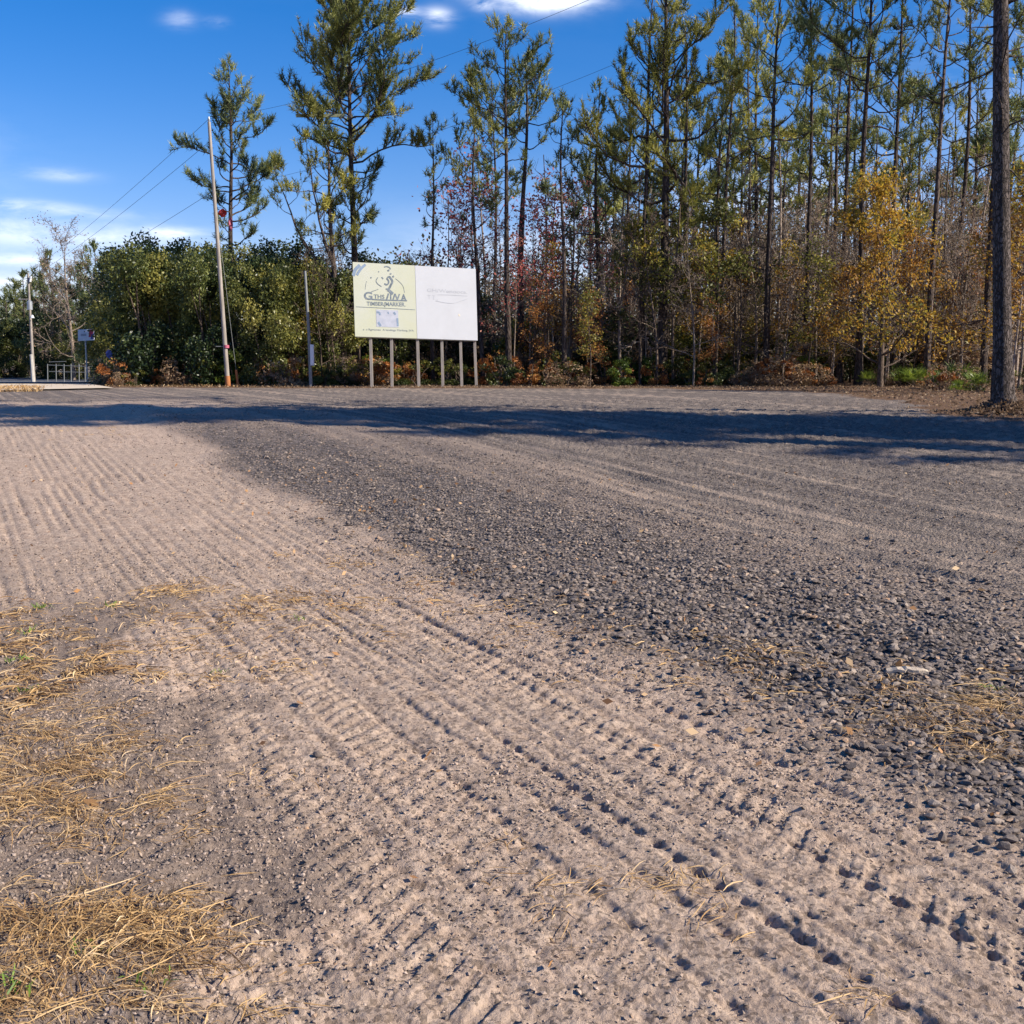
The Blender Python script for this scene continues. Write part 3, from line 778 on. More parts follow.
# px base, Y, top py, crown-base py, crown radius px, trunk radius m, options, material, label
HERO = [
 (236, 56, 66, 245, 47, .17, dict(seed=17, limbs=64, dens=1.35, dead=6, tuft=.30, wob=.2), M_pineD, 'dark bushy pine rising behind the bare wooden utility pole'),
 (357, 50, -8, 165, 72, .19, dict(seed=19, limbs=76, dens=1.3, dead=8, low_limbs=18, tuft=.29, wob=.1, profile=[(0, .9), (.2, 1), (.45, .95), (.7, .72), (.9, .35), (1, .12)]), M_pine, 'tall full-crowned pine standing directly behind the left end of the billboard'),
 (345, 49, 128, 250, 44, .17, dict(seed=13, limbs=24, dens=1.0, dead=14, lean=-.9, tuft=.28, fork=[(4.6, -2.6, .3, 9.6), (5.2, -1.0, -.5, 10.6)]), M_pineY, 'leaning forked pine just left of the billboard with three stems'),
 (433, 50, 118, 235, 26, .10, dict(seed=14, limbs=26, dens=1.0, dead=8, tuft=.26, wob=.15), M_pineD, 'small slender dark pine above the middle of the billboard'),
 (484, 51, 100, 235, 40, .12, dict(seed=15, limbs=26, dens=.95, dead=10, lean=-.6), M_pine, 'thin pine just right of the billboard leaning slightly left'),
 (509, 47.6, 28, 165, 52, .15, dict(seed=16, limbs=42, dens=1.15, dead=14, tuft=.28, lean=-.1, wob=.15), M_pine, 'tall dark-stemmed pine with pointed crown right of the billboard'),
 (521, 52, 62, 150, 36, .19, dict(seed=17, limbs=26, dens=.9, dead=8), M_pine, 'reddish trunked pine close behind the pointed dark-stemmed pine'),
 (564, 48, 98, 225, 30, .12, dict(seed=18, limbs=28, dens=1.0, dead=10, wob=.2), M_pineD, 'slim pine standing alone before the gap of open sky'),
 (598, 52, 88, 270, 42, .14, dict(seed=19, limbs=38, dens=1.05, dead=8, tuft=.27), M_pine, 'mid-sized pine with drooping boughs left of the thickest roadside pine'),
 (662, 49, -60, 215, 76, .23, dict(seed=20, limbs=46, dens=1.1, dead=12, low_limbs=18, tuft=.29, wob=.12, profile=[(0, 1), (.3, 1), (.6, .9), (.85, .5), (1, .15)]), M_pineY, 'thickest roadside pine with a broad yellow-green crown, right of centre'),
 (642, 50, -20, 200, 52, .15, dict(seed=21, limbs=30, dens=.95, dead=10), M_pine, 'dark pine stem half hidden behind the thickest roadside pine'),
 (684, 52, 20, 235, 44, .14, dict(seed=22, limbs=28, dens=.95, dead=10), M_pineY, 'pine immediately right of the thickest roadside pine'),
 (766, 48.2, -30, 175, 58, .15, dict(seed=23, limbs=34, dens=.95, dead=16, wob=.2), M_pine, 'slender straight pine between the broad pine and the orange oak'),
 (803, 50, -45, 150, 50, .13, dict(seed=24, limbs=28, dens=.95, dead=16, wob=.25), M_pineD, 'second slender pine left of the orange oak'),
 (838, 53, -60, 140, 52, .14, dict(seed=25, limbs=30, dens=.95, dead=16), M_pine, 'dark pine stem at the left edge of the orange oak'),
 (858, 47, -80, 135, 74, .16, dict(seed=26, limbs=36, dens=.95, dead=14, tuft=.3), M_pineD, 'tall pine rising straight out of the orange oak crown'),
 (893, 50, -50, 165, 56, .15, dict(seed=27, limbs=30, dens=.9, dead=14, lean=-.5), M_pineD, 'pine with curved limbs just right of the orange oak trunk'),
 (926, 46, -80, 125, 60, .14, dict(seed=28, limbs=28, dens=.9, dead=16), M_pine, 'slim pine between the orange oak and the big near pine'),
 (950, 52, -60, 160, 60, .14, dict(seed=29, limbs=28, dens=.95, dead=14), M_pineY, 'pale-needled pine second from the big near pine'),
 (982, 46, -110, 60, 70, .16, dict(seed=30, limbs=28, dens=.9, dead=14), M_pineD, 'dark pine trunk right beside the big near pine, on its left'),
 (720, 53, -10, 225, 50, .13, dict(seed=31, limbs=30, dens=1.0, dead=14), M_pineY, 'slim pine midway between the thickest and the slender straight pine'),
 (742, 58, 20, 215, 46, .12, dict(seed=32, limbs=28, dens=.95, dead=14), M_pine, 'thin pine just left of the slender straight pine'),
]
HP = []
for (px, Y, ty, cy, rp, r0, o, mat, lab) in HERO:
    _, zt = at(px, ty, Y); _, zc = at(px, cy, Y); g0 = float(terrain(0, Y))
    o = dict(o); sd = o.pop('seed')
    wd, nd = pine(sd, zt - g0, zc - g0, rp / F * Y, r0, **o)
    HP.append((px, plant('pine_tree', [('trunk', wd.mesh('pine_trunk', M_bark, True)), ('crown', nd.mesh('pine_crown', mat))], px, Y, lab, 'pine tree', 'pines along the edge of the clearing')))

# big near pine on the right
def near_pine():
    px, Y = 1003, 21.8
    X = gx(px, Y)
    wd, nd = pine(77, 21, 7.4, 3.7, .185, dens=.95, lean=-1.35, tuft=.24, m=26, limbs=32, dead=9, w=.008, wob=.06, low=.55, profile=[(0, 1), (.3, 1), (.6, .8), (1, .2)], limbup=.3)
    # long low boughs reaching left over the clearing
    e = link('pine_tree', None, loc=(X, Y, float(terrain(X, Y))))
    tag(e, 'big near pine trunk with plated bark at the right edge of the clearing', 'pine tree')
    link('trunk', wd.mesh('near_pine_trunk', M_barkbig, True), e); link('crown', nd.mesh('near_pine_crown', M_pineD), e)
    rg = Geo()
    for k in range(9):
        a = k * .7 + .2
        q = np.linspace(0, 1, 6)[:, None]
        d = np.array([math.cos(a), math.sin(a), 0])
        S = d * (.12 + .36 * q) + np.array([0, 0, 1]) * (.38 * (1 - q) ** 2 - .03)
        rg.tube(S, np.linspace(.09, .03, 6), 6)
    link('root_flare', rg.mesh('root_flare', M_barkbig, True), e)
near_pine()

# ------------------------------------------------------------------ prototypes for repeats
def mk(fn, wn, ln, wm, lm, *a, **k):
    w, l = fn(*a, **k)
    parts = [(wn, w.mesh(wn, wm, True))]
    if l.n: parts.append((ln, l.mesh(ln, lm)))
    return parts
BP = [mk(pine, 'trunk', 'crown', M_bark, [M_pine, M_pineD, M_pine, M_pineY, M_pineD][i], 200 + i, 15 + i * .6, 6.6 + i * .5, 2.3 + .15 * i, .14, limbs=30, dens=.95, m=12, tuft=.36, dead=12, w=.026) for i in range(5)]
CP = [mk(pine, 'trunk', 'crown', M_bark, M_pineD, 230 + i, 10, 1.2, 2.6, .14, limbs=44, dens=.9, m=11, tuft=.4, dead=0, w=.035, profile=[(0, .9), (.3, 1), (.6, .7), (.85, .35), (1, .08)], limbup=.2) for i in range(2)]
SAP = [mk(broadleaf, 'trunk', 'foliage', [M_barkg, M_barkb, M_barkg, M_barkb][i], None, 300 + i, 8.0, .055, spread=.26, nbr=14, lvl=4, twig=.0105, b0=.15, wob=.35, lean=[.5, -.4, .2, -.6][i]) for i in range(4)]
SAPL = [mk(broadleaf, 'trunk', 'foliage', [M_barkg, M_barkb, M_barkb][i], [M_gold, M_rust, M_olive][i], 320 + i, 7.0, .05, spread=.24, nbr=10, lvl=3, twig=.007, b0=.2, wob=.3, leafn=1500, leafs=.07) for i in range(3)]
BARE = [mk(broadleaf, 'trunk', 'foliage', M_barkg, M_brown, 340 + i, 10, .14, spread=.4, nbr=19, lvl=4, twig=.012, b0=.15, wob=.3, leafn=1500, leafs=.06) for i in range(2)]
POLE_T = []
for i in range(3):
    g = Geo(); r_ = np.random.default_rng(400 + i)
    t = np.linspace(0, 1, 10)
    P = np.stack([.25 * np.sin(t * 3 + i) * t + r_.uniform(-.4, .4) * t, .2 * np.sin(t * 4 + i) * t, t * 11 - .3], -1)
    g.tube(P, .07 * (1 - .8 * t) + .008, 6)
    rk = rng; rng = r_
    for k in range(10):
        h = r_.uniform(3.5, 10.6); b = np.array([np.interp(h, P[:, 2], P[:, 0]), np.interp(h, P[:, 2], P[:, 1]), h]); a = r_.uniform(0, 6.28)
        C = curve_limb(b, np.array([math.cos(a), math.sin(a), .7]), r_.uniform(.6, 1.8), .4, 5, .15)
        g.tube(C, np.linspace(.018, .006, len(C)), 3, cap=False)
        for _ in range(4):
            C2 = curve_limb(C[r_.integers(1, 5)], r_.normal(size=3) + [0, 0, .5], r_.uniform(.25, .7), .3, 3, .2)
            g.tube(C2, np.linspace(.009, .005, len(C2)), 3, cap=False)
    rng = rk
    POLE_T.append([('trunk', g.mesh('slim_trunk', [M_barkg, M_barkb, M_barkg][i], True))])

# landmarks used to word where a repeat stands
LM = [(-999, 'the left edge'), (31, 'the far utility pole'), (86, 'the small white sign'), (228, 'the tall bare pole'), (310, 'the meter pole'), (415, 'the billboard'), (564, 'the lone slim pine'),
      (662, 'the thickest pine'), (766, 'the slender pine'), (880, 'the orange oak'), (1005, 'the big near pine'), (9999, 'the right edge')]
ORD = ['first', 'second', 'third', 'fourth', 'fifth', 'sixth', 'seventh', 'eighth', 'ninth', 'tenth', 'eleventh', 'twelfth', 'thirteenth', 'fourteenth', 'fifteenth', 'sixteenth', 'seventeenth', 'eighteenth', 'nineteenth', 'twentieth', 'twenty-first', 'twenty-second', 'twenty-third', 'twenty-fourth', 'twenty-fifth']
PEND = {}
def repeat(kind, o, px): PEND.setdefault(kind, []).append((px, o))
def word_repeats():
    for kind, lst in PEND.items():
        seg = {}
        for px, o in lst:
            k = max(i for i, (q, _) in enumerate(LM) if px >= q); seg.setdefault(k, []).append((px, o))
        for k, l in seg.items():
            l.sort(key=lambda t: t[0])
            a, b = LM[k][1], LM[k + 1][1]
            for i, (px, o) in enumerate(l):
                if LM[k + 1][0] == 9999: where = f'right of {a}'
                elif LM[k][0] == -999: where = f'left of {b}'
                else: where = f'between {a} and {b}'
                o['label'] = f'{ORD[i] + " " if len(l) > 1 else ""}{kind} {where}'

def place_proto(name, protos, items, kind, cat, group):
    """items: (proto index, px, Y, scale, sx)"""
    roots = {}
    for (pi, px, Y, sc, sx) in items:
        if pi not in roots:
            o = plant(name, protos[pi], px, Y, '-', cat, group, sc, random.uniform(0, 6.28), sx); roots[pi] = o
        else:
            o = copy_tree(roots[pi]); X = gx(px, Y); o.location = (X, Y, float(terrain(X, Y)))
            o.rotation_euler.z = random.uniform(0, 6.28); o.scale = (sc * sx, sc * sx, sc)
        repeat(kind, o, px)

R_ = random.Random(5)
# pines deeper in the wood
items = []
for px in [497, 612, 628, 652, 700, 712, 735, 752, 782, 795, 818, 828, 850, 868, 902, 912, 938, 962, 975, 995, 1018, 590, 675]:
    Y = R_.uniform(56, 84)
    sc = R_.uniform(.85, 1.2) * (1.0 if px > 700 else .88) * (Y / 62) ** .6
    items.append((R_.randrange(5), px + R_.uniform(-4, 4), Y, sc, R_.uniform(.85, 1.15)))
place_proto('pine_tree', BP, items, 'slim background pine', 'pine tree', 'pines deeper in the wood')
# bare slim trunks
items = []
for i in range(60):
    px = R_.uniform(585, 1040) if i < 54 else R_.uniform(455, 585)
    Y = R_.uniform(47, 70)
    items.append((R_.randrange(3), px, Y, R_.uniform(.6, 1.1), R_.uniform(.8, 1.3)))
place_proto('bare_tree', POLE_T, items, 'slim leafless trunk', 'bare tree', 'slim leafless trunks in the wood')
# bare twiggy saplings
items = []
for i in range(62):
    px = R_.uniform(600, 1035) if i < 50 else R_.uniform(430, 600)
    Y_ = R_.uniform(46.3, 60)
    if px < 500: Y_ = max(Y_, 50.5)
    items.append((R_.randrange(4), px, Y_, R_.uniform(.55, 1.15), R_.uniform(.9, 1.3)))
items += [(0, 346, 50, .9, 1.1), (1, 336, 48, .75, 1.0), (3, 322, 47.5, .7, 1.1)]
place_proto('sapling', SAP, items, 'bare twiggy sapling', 'sapling', 'bare saplings in the undergrowth')
# leafy autumn saplings
items = []
for i in range(30):
    px = R_.uniform(590, 1035) if i < 25 else R_.uniform(520, 590)
    items.append((0 if R_.random() < .45 else R_.randrange(1, 3), px, R_.uniform(47, 62), R_.uniform(.45, .95), R_.uniform(.8, 1.2)))
items += [(0, 1018, 40, .95, 1.3), (0, 1012, 36, .8, 1.2), (2, 590, 46, .6, 1.1), (0, 735, 50, .8, 1.2)]
place_proto('autumn_sapling', SAPL, items, 'autumn-leaved sapling', 'sapling', 'autumn-leaved saplings in the wood')
# bare spreading trees
items = [(0, 690, 52, .62, .9), (1, 730, 54, .75, .9), (0, 780, 51, .7, 1.0), (1, 830, 50, .7, .9), (0, 925, 50, .72, 1.0), (1, 960, 48, .75, .9), (0, 1000, 46, .7, .9), (1, 650, 53, .65, .9), (0, 600, 52, .6, .9), (1, 800, 57, .9, .9), (0, 860, 55, .85, .9), (1, 1015, 52, .85, .9), (0, 74, 88, 1.12, 1.0), (1, 64, 96, .9, .9), (0, 790, 64, 1.0, .8), (1, 712, 62, .9, .9), (1, 945, 58, 1.0, .9), (0, 815, 52, .75, .9), (1, 540, 60, .75, .9), (0, 985, 62, 1.1, .9), (0, 900, 66, 1.1, .9), (1, 625, 60, .8, .9), (0, 462, 54, .8, .8), (1, 760, 56, .8, .9), (0, 340, 51, .62, .9)]
place_proto('bare_tree', BARE, items, 'spreading bare tree', 'bare tree', 'spreading bare trees')
# reddish maple wisps around px 430-580
REDP = [mk(broadleaf, 'trunk', 'foliage', M_barkg, M_red, 360 + i, 9.5, .06, spread=.28, nbr=13, lvl=3, twig=.007, b0=.4, leafn=850, leafs=.085, leafspread=.25) for i in range(2)]
items = [(0, 447, 52, .95, 1.1), (1, 470, 54, 1.1, 1.0), (0, 530, 50, .85, 1.1), (1, 548, 53, .95, 1.0), (0, 575, 55, 1.0, 1.0), (1, 514, 48, .62, 1.1), (0, 585, 58, .9, 1.1)]
place_proto('red_maple', REDP, items, 'thin red-leaved tree', 'maple tree', 'thin red-leaved trees')

# orange oak
w_, l_ = broadleaf(523, 6.9, .13, spread=.56, nbr=26, lvl=4, b0=.09, leafn=8500, leafs=.072, leafspread=.15, wob=.25, lean=-.3)
plant('oak_tree', [('trunk', w_.mesh('oak_trunk', M_barkb, True)), ('crown', l_.mesh('oak_crown', M_gold))], 880, 44, 'orange and yellow leaved oak at the wood edge, left of the big near pine', 'oak tree')
w_, l_ = broadleaf(502, 7.0, .10, spread=.45, nbr=14, lvl=4, b0=.3, leafn=2600, leafs=.075, leafspread=.2)
plant('oak_tree', [('trunk', w_.mesh('oak_trunk', M_barkb, True)), ('crown', l_.mesh('oak_crown', M_gold))], 1026, 36, 'yellow leaved oak just behind and right of the big near pine', 'oak tree')
w_, l_ = broadleaf(503, 6.2, .09, spread=.42, nbr=12, lvl=4, b0=.4, leafn=3200, leafs=.08, leafspread=.14)
plant('oak_tree', [('trunk', w_.mesh('oak_trunk', M_barkb, True)), ('crown', l_.mesh('oak_crown', M_olive))], 640, 49, 'sparse olive and yellow leaved oak below the thickest roadside pine', 'oak tree')
w_, l_ = broadleaf(504, 7.2, .09, spread=.36, nbr=12, lvl=4, b0=.35, leafn=3200, leafs=.08, leafspread=.14)
plant('oak_tree', [('trunk', w_.mesh('oak_trunk', M_barkb, True)), ('crown', l_.mesh('oak_crown', M_olive))], 715, 47.5, 'olive leaved small oak right of the thickest roadside pine', 'oak tree')

# big shrubs on the left
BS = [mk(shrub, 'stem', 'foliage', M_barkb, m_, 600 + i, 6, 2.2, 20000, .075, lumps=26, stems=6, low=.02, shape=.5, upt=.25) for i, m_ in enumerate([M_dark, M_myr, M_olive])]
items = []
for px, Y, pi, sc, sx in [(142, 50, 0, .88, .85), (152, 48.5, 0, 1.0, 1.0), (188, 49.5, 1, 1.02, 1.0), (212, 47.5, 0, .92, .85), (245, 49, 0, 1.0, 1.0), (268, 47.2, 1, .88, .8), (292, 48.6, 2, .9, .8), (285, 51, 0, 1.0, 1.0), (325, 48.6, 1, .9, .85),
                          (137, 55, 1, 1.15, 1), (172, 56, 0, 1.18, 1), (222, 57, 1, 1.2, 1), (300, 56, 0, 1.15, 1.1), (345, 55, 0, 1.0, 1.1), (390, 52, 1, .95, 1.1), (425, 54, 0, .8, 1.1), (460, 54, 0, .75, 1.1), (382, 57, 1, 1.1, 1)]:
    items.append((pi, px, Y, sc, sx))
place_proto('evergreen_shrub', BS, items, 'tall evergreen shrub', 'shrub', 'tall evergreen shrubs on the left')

# low autumn undergrowth along the edge
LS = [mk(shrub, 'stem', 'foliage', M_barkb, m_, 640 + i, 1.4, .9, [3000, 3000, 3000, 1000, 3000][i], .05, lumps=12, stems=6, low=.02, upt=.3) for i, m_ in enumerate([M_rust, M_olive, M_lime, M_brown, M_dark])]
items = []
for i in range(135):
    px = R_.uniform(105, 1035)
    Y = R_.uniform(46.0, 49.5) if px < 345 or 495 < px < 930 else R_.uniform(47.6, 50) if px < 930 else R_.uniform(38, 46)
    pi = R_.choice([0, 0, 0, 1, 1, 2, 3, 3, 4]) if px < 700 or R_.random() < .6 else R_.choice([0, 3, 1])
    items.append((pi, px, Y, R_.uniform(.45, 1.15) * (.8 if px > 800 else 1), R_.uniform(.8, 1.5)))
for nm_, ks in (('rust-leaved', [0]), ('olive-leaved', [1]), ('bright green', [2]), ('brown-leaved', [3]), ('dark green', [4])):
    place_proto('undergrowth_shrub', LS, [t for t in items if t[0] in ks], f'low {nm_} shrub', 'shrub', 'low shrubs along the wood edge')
# denser mid-height growth deeper in
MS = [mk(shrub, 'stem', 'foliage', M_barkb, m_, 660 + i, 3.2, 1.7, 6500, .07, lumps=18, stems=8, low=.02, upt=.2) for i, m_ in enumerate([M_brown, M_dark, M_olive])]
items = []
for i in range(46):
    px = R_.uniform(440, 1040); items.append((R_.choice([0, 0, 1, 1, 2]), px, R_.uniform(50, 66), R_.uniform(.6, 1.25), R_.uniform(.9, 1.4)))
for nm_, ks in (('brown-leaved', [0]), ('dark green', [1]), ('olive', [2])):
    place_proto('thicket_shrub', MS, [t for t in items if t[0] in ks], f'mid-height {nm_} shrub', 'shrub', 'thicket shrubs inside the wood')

# palmettos
def palmetto(seed):
    global rng
    keep = rng; rng = np.random.default_rng(seed); st, fo = Geo(), Geo()
    for k in range(15):
        az = k * 2.4 + rng.uniform(-.3, .3); el = rng.uniform(.5, 1.4); Ln = rng.uniform(.35, .75)
        C = curve_limb(np.array([0, 0, .02]), np.array([math.cos(az) * math.cos(el), math.sin(az) * math.cos(el), math.sin(el)]), Ln, -.2, 4, .05)
        st.tube(C, .008, 4); tip = C[-1]; d = unit(C[-1] - C[-2])
        sd = unit(np.cross(d, [0, 0, 1])); up = np.cross(sd, d)
        for a in np.linspace(-1.5, 1.5, 15):
            q = unit(d * math.cos(a) + sd * math.sin(a) + up * rng.uniform(.0, .3)); L2 = rng.uniform(.3, .45)
            n_ = unit(np.cross(q, up)) * .018
            fo.add([tip, tip + q * L2 * .5 + n_, tip + q * L2 - up * .05, tip + q * L2 * .5 - n_], [[0, 1, 2, 3]], rng.uniform(.3, 1))
    rng = keep
    return [('stem', st.mesh('stem', M_barkb)), ('fronds', fo.mesh('fronds', M_lime))]
PM = [palmetto(1), palmetto(2)]
items = [(0, 899, 45, .85, 1.0), (1, 914, 44.5, .9, 1.1), (0, 927, 45.5, .8, 1.0), (1, 943, 42, .85, 1), (0, 955, 41.5, 1.05, 1.1), (1, 965, 43, .9, 1.1), (0, 868, 46.5, .7, 1), (1, 978, 37, .8, 1.0), (0, 957, 34.5, .5, 1)]
place_proto('palmetto', PM, items, 'green fan-leaved palmetto', 'palmetto', 'palmettos at the foot of the wood')

# far left conifers
items = [(0, -12, 118, .85, 1.1), (1, 10, 112, .82, 1.2), (0, 30, 108, 1.0, 1.1), (1, 46, 104, .95, 1.2), (0, 57, 100, 1.12, .9), (1, 84, 98, 1.0, 1.2), (0, 100, 95, 1.15, .9), (1, 116, 90, 1.0, 1.2), (1, -30, 110, .9, 1.2), (1, 20, 125, 1.0, 1.3), (0, 66, 118, 1.0, 1.3), (0, 92, 110, .95, 1.3), (0, -2, 130, .95, 1.3), (1, 40, 128, 1.0, 1.3)]
place_proto('conifer', CP, items, 'dark distant conifer', 'conifer', 'distant conifers beyond the road')
items = [(0, 112, 80, .8, 1.2), (0, 50, 98, .9, 1.2), (0, 20, 104, .85, 1.3), (1, 0, 103, .85, 1.3), (1, 74, 96, .9, 1.3), (0, -20, 100, .8, 1.3), (1, 112, 66, .8, 1.1)]
place_proto('roadside_shrub', BS, items, 'dark shrub beyond the road', 'shrub', 'shrubs beyond the road')
word_repeats()

# ------------------------------------------------------------------ far wood as one mass
def far_wood():
    g = Geo(); f = Geo()
    n = 620
    for i in range(n):
        px = R_.uniform(60, 1120); Y = R_.uniform(82, 135)
        X = gx(px, Y); z = float(terrain(X, Y)); H = R_.uniform(9, 16) * (1.0 if px > 600 else .42 if px < 400 else .62)
        if px < 150: continue
        x2 = X + R_.uniform(-.6, .6)
        g.tube([[X, Y, z - .2], [(X + x2) / 2, Y, z + H * .5], [x2, Y, z + H]], [.13, .10, .03], 4, cap=False)
        m = 170
        c = np.array([x2, Y, z + H * R_.uniform(.7, .85)])
        Q = c + rng.normal(0, 1, (m, 3)) * np.array([1.5, 1.5, H * .13])
        leaves(f, Q, np.full(m, .17), np.clip(R_.uniform(.1, .9) + rng.normal(0, .15, m), 0, 1))
    # undergrowth
    m = 40000
    Y = rng.uniform(72, 135, m); px = rng.uniform(100, 1130, m); X = (px - 512) / F * Y
    Q = np.stack([X, Y, terrain(X, Y) + np.abs(rng.normal(0, 2.2, m)) * (.6 + 1.0 * (vn(X * .25, Y * .1) + .5))], -1)
    leaves(f, Q, np.full(m, .2), .35 + .9 * vn(X * .4, Y * .4 + Q[:, 2]) + rng.normal(0, .12, m))
    m_ = leafmat('far_wood_leaves', [(0, (0.03, 0.036, 0.02)), (.4, (0.075, 0.08, 0.035)), (.7, (0.15, 0.12, 0.06)), (1, (0.24, 0.16, 0.06))], .35, .7, 0)
    o = link('distant_wood', g.mesh('distant_wood', M_barkb)); o.data.materials.append(m_)
    # join foliage as second part of the same stuff
    fo = link('foliage', f.mesh('distant_wood_foliage', m_), o); tag(fo, kind='stuff')
    tag(o, 'far depth of the wood seen between the trunks', 'distant wood', kind='stuff')
far_wood()

# leaf litter
def litter():
    g = Geo()
    n = 26000
    y = rng.uniform(19, 50, n); x = rng.uniform(-20, 24, n)
    k = rng.random(n) < litter_w(x, y) * sstep(51, 46, y)
    x, y = x[k], y[k]
    Q = np.stack([x, y, gz_(x, y) + .02 + .03 * rng.random(len(x))], -1)
    leaves(g, Q, np.full(len(x), .045), rng.random(len(x)) * .9, .6)
    X, Yp = gx(1005, 21.8), 21.8
    a = rng.uniform(0, 6.28, 3500); r = np.abs(rng.normal(0, .55, 3500))
    Q = np.stack([X + r * np.cos(a), Yp + r * np.sin(a), terrain(X, Yp) + .30 * np.exp(-(r / .6) ** 2) * rng.uniform(.1, 1, 3500) + .02], -1)
    leaves(g, Q, np.full(3500, .035), rng.random(3500) * .6, .3)
    tag(link('leaf_litter', g.mesh('leaf_litter', M_brown)), 'fallen brown leaves and needles under the wood edge', 'leaf litter', kind='stuff')
litter()

def fallen_leaves():
    g = Geo()
    x, y = scatter(2.6, 14, 26, lambda x, y: .10 + .9 * sstep(1.3, 0, np.abs(sv(x, y)[1] - 3.5)) * np.clip(.4 + 1.6 * fbm(x * 1.6, y * 1.6, 3), 0, 1))
    Q = np.stack([x, y, gz_(x, y) + .022], -1)
    leaves(g, Q, rng.uniform(.010, .030, len(x)), rng.random(len(x)), .55)
    tag(link('fallen_leaves', g.mesh('fallen_leaves', leafmat('dry_leaves', [(0, (0.16, 0.08, 0.04)), (.5, (0.42, 0.22, 0.09)), (1, (0.62, 0.44, 0.25))], .15, .6, 0))), 'dry orange and tan leaves scattered over gravel and track', 'fallen leaves', kind='stuff')
fallen_leaves()

# ------------------------------------------------------------------ road and aprons at far left
def sheet(name, pts, mat, h, n=110):
    P = [gpt(*p) for p in pts]              # quad corners: near-left, near-right, far-right, far-left
    a, b, c, d = [np.array(p) for p in P]
    U, W = np.meshgrid(np.linspace(0, 1, n), np.linspace(0, 1, n), indexing='ij')
    xy = ((1 - U) * (1 - W))[..., None] * a + (U * (1 - W))[..., None] * b + (U * W)[..., None] * c + ((1 - U) * W)[..., None] * d
    z = terrain(xy[..., 0], xy[..., 1]) + micro(xy[..., 0], xy[..., 1]) * sstep(80, 50, np.hypot(xy[..., 0], xy[..., 1])) + h
    V = np.concatenate([xy, z[..., None]], -1).reshape(-1, 3)
    i, j = np.meshgrid(np.arange(n - 1), np.arange(n - 1), indexing='ij')
    q = np.stack([i * n + j, (i + 1) * n + j, (i + 1) * n + j + 1, i * n + j + 1], -1).reshape(-1, 4)
    g = Geo(); g.add(V, q)
    tag(link(name, g.mesh(name, mat, True)), kind='structure')
asph = plain('asphalt', (0.13, 0.13, 0.135), .9, sc=3, nz=.12)
sand = plain('sandy_apron', (0.62, 0.51, 0.38), .95, sc=1.5, nz=.1)
verge = plain('verge', (0.20, 0.19, 0.06), .95, sc=2, nz=.2)
sheet('road', [(-60, 384.5), (84, 384), (118, 378.2), (-60, 376.6)], asph, .07)
sheet('pavement', [(-60, 392.5), (114, 389.4), (88, 384.8), (-60, 385.0)], sand, .055)
sheet('grass_verge', [(-60, 376.0), (130, 377.5), (130, 373.5), (-60, 372.8)], verge, .06)
def verge_grass():
    g = Geo()
    for (x0, x1, y0, y1, n, L_) in ((-20, 42, 387.5, 392, 1500, .25), (-20, 130, 373.5, 376.5, 1600, .5), (105, 300, 386.0, 387.0, 500, .2)):
        px = rng.uniform(x0, x1, n); py = rng.uniform(y0, y1, n)
        C = np.array([gpt(a, b) for a, b in zip(px, py)])
        blades(g, C[:, 0], C[:, 1], L_, .012, lift=.03, upright=.7)
    tag(link('verge_grass', g.mesh('verge_grass', straw_mat)), 'dry yellow grass growing along the far road edge', 'grass', kind='stuff')
verge_grass()

# ------------------------------------------------------------------ billboard
M_post = plain('post_wood', (0.42, 0.37, 0.32), .8, sc=14, nz=.2, bump=.4, zs=.15)
M_bw = plain('board_white', (0.50, 0.52, 0.56), .55, sc=1.2, nz=.04, bump=.05)
M_by = plain('board_cream', (0.47, 0.49, 0.42), .55, sc=.7, c2=(0.45, 0.47, 0.33), bump=.05)
M_ink = plain('faded_ink', (0.08, 0.11, 0.15), .7, sc=9, c2=(0.22, 0.26, 0.29))
M_ghost = plain('ghost_ink', (0.35, 0.37, 0.41), .7, sc=9, c2=(0.44, 0.46, 0.50))
M_blue = plain('faded_blue', (0.22, 0.30, 0.42), .7, sc=9)
M_back = plain('board_back', (0.16, 0.14, 0.12), .9, sc=5)
M_grey = plain('faded_picture', (0.44, 0.46, 0.53), .6, sc=5, c2=(0.33, 0.36, 0.44))
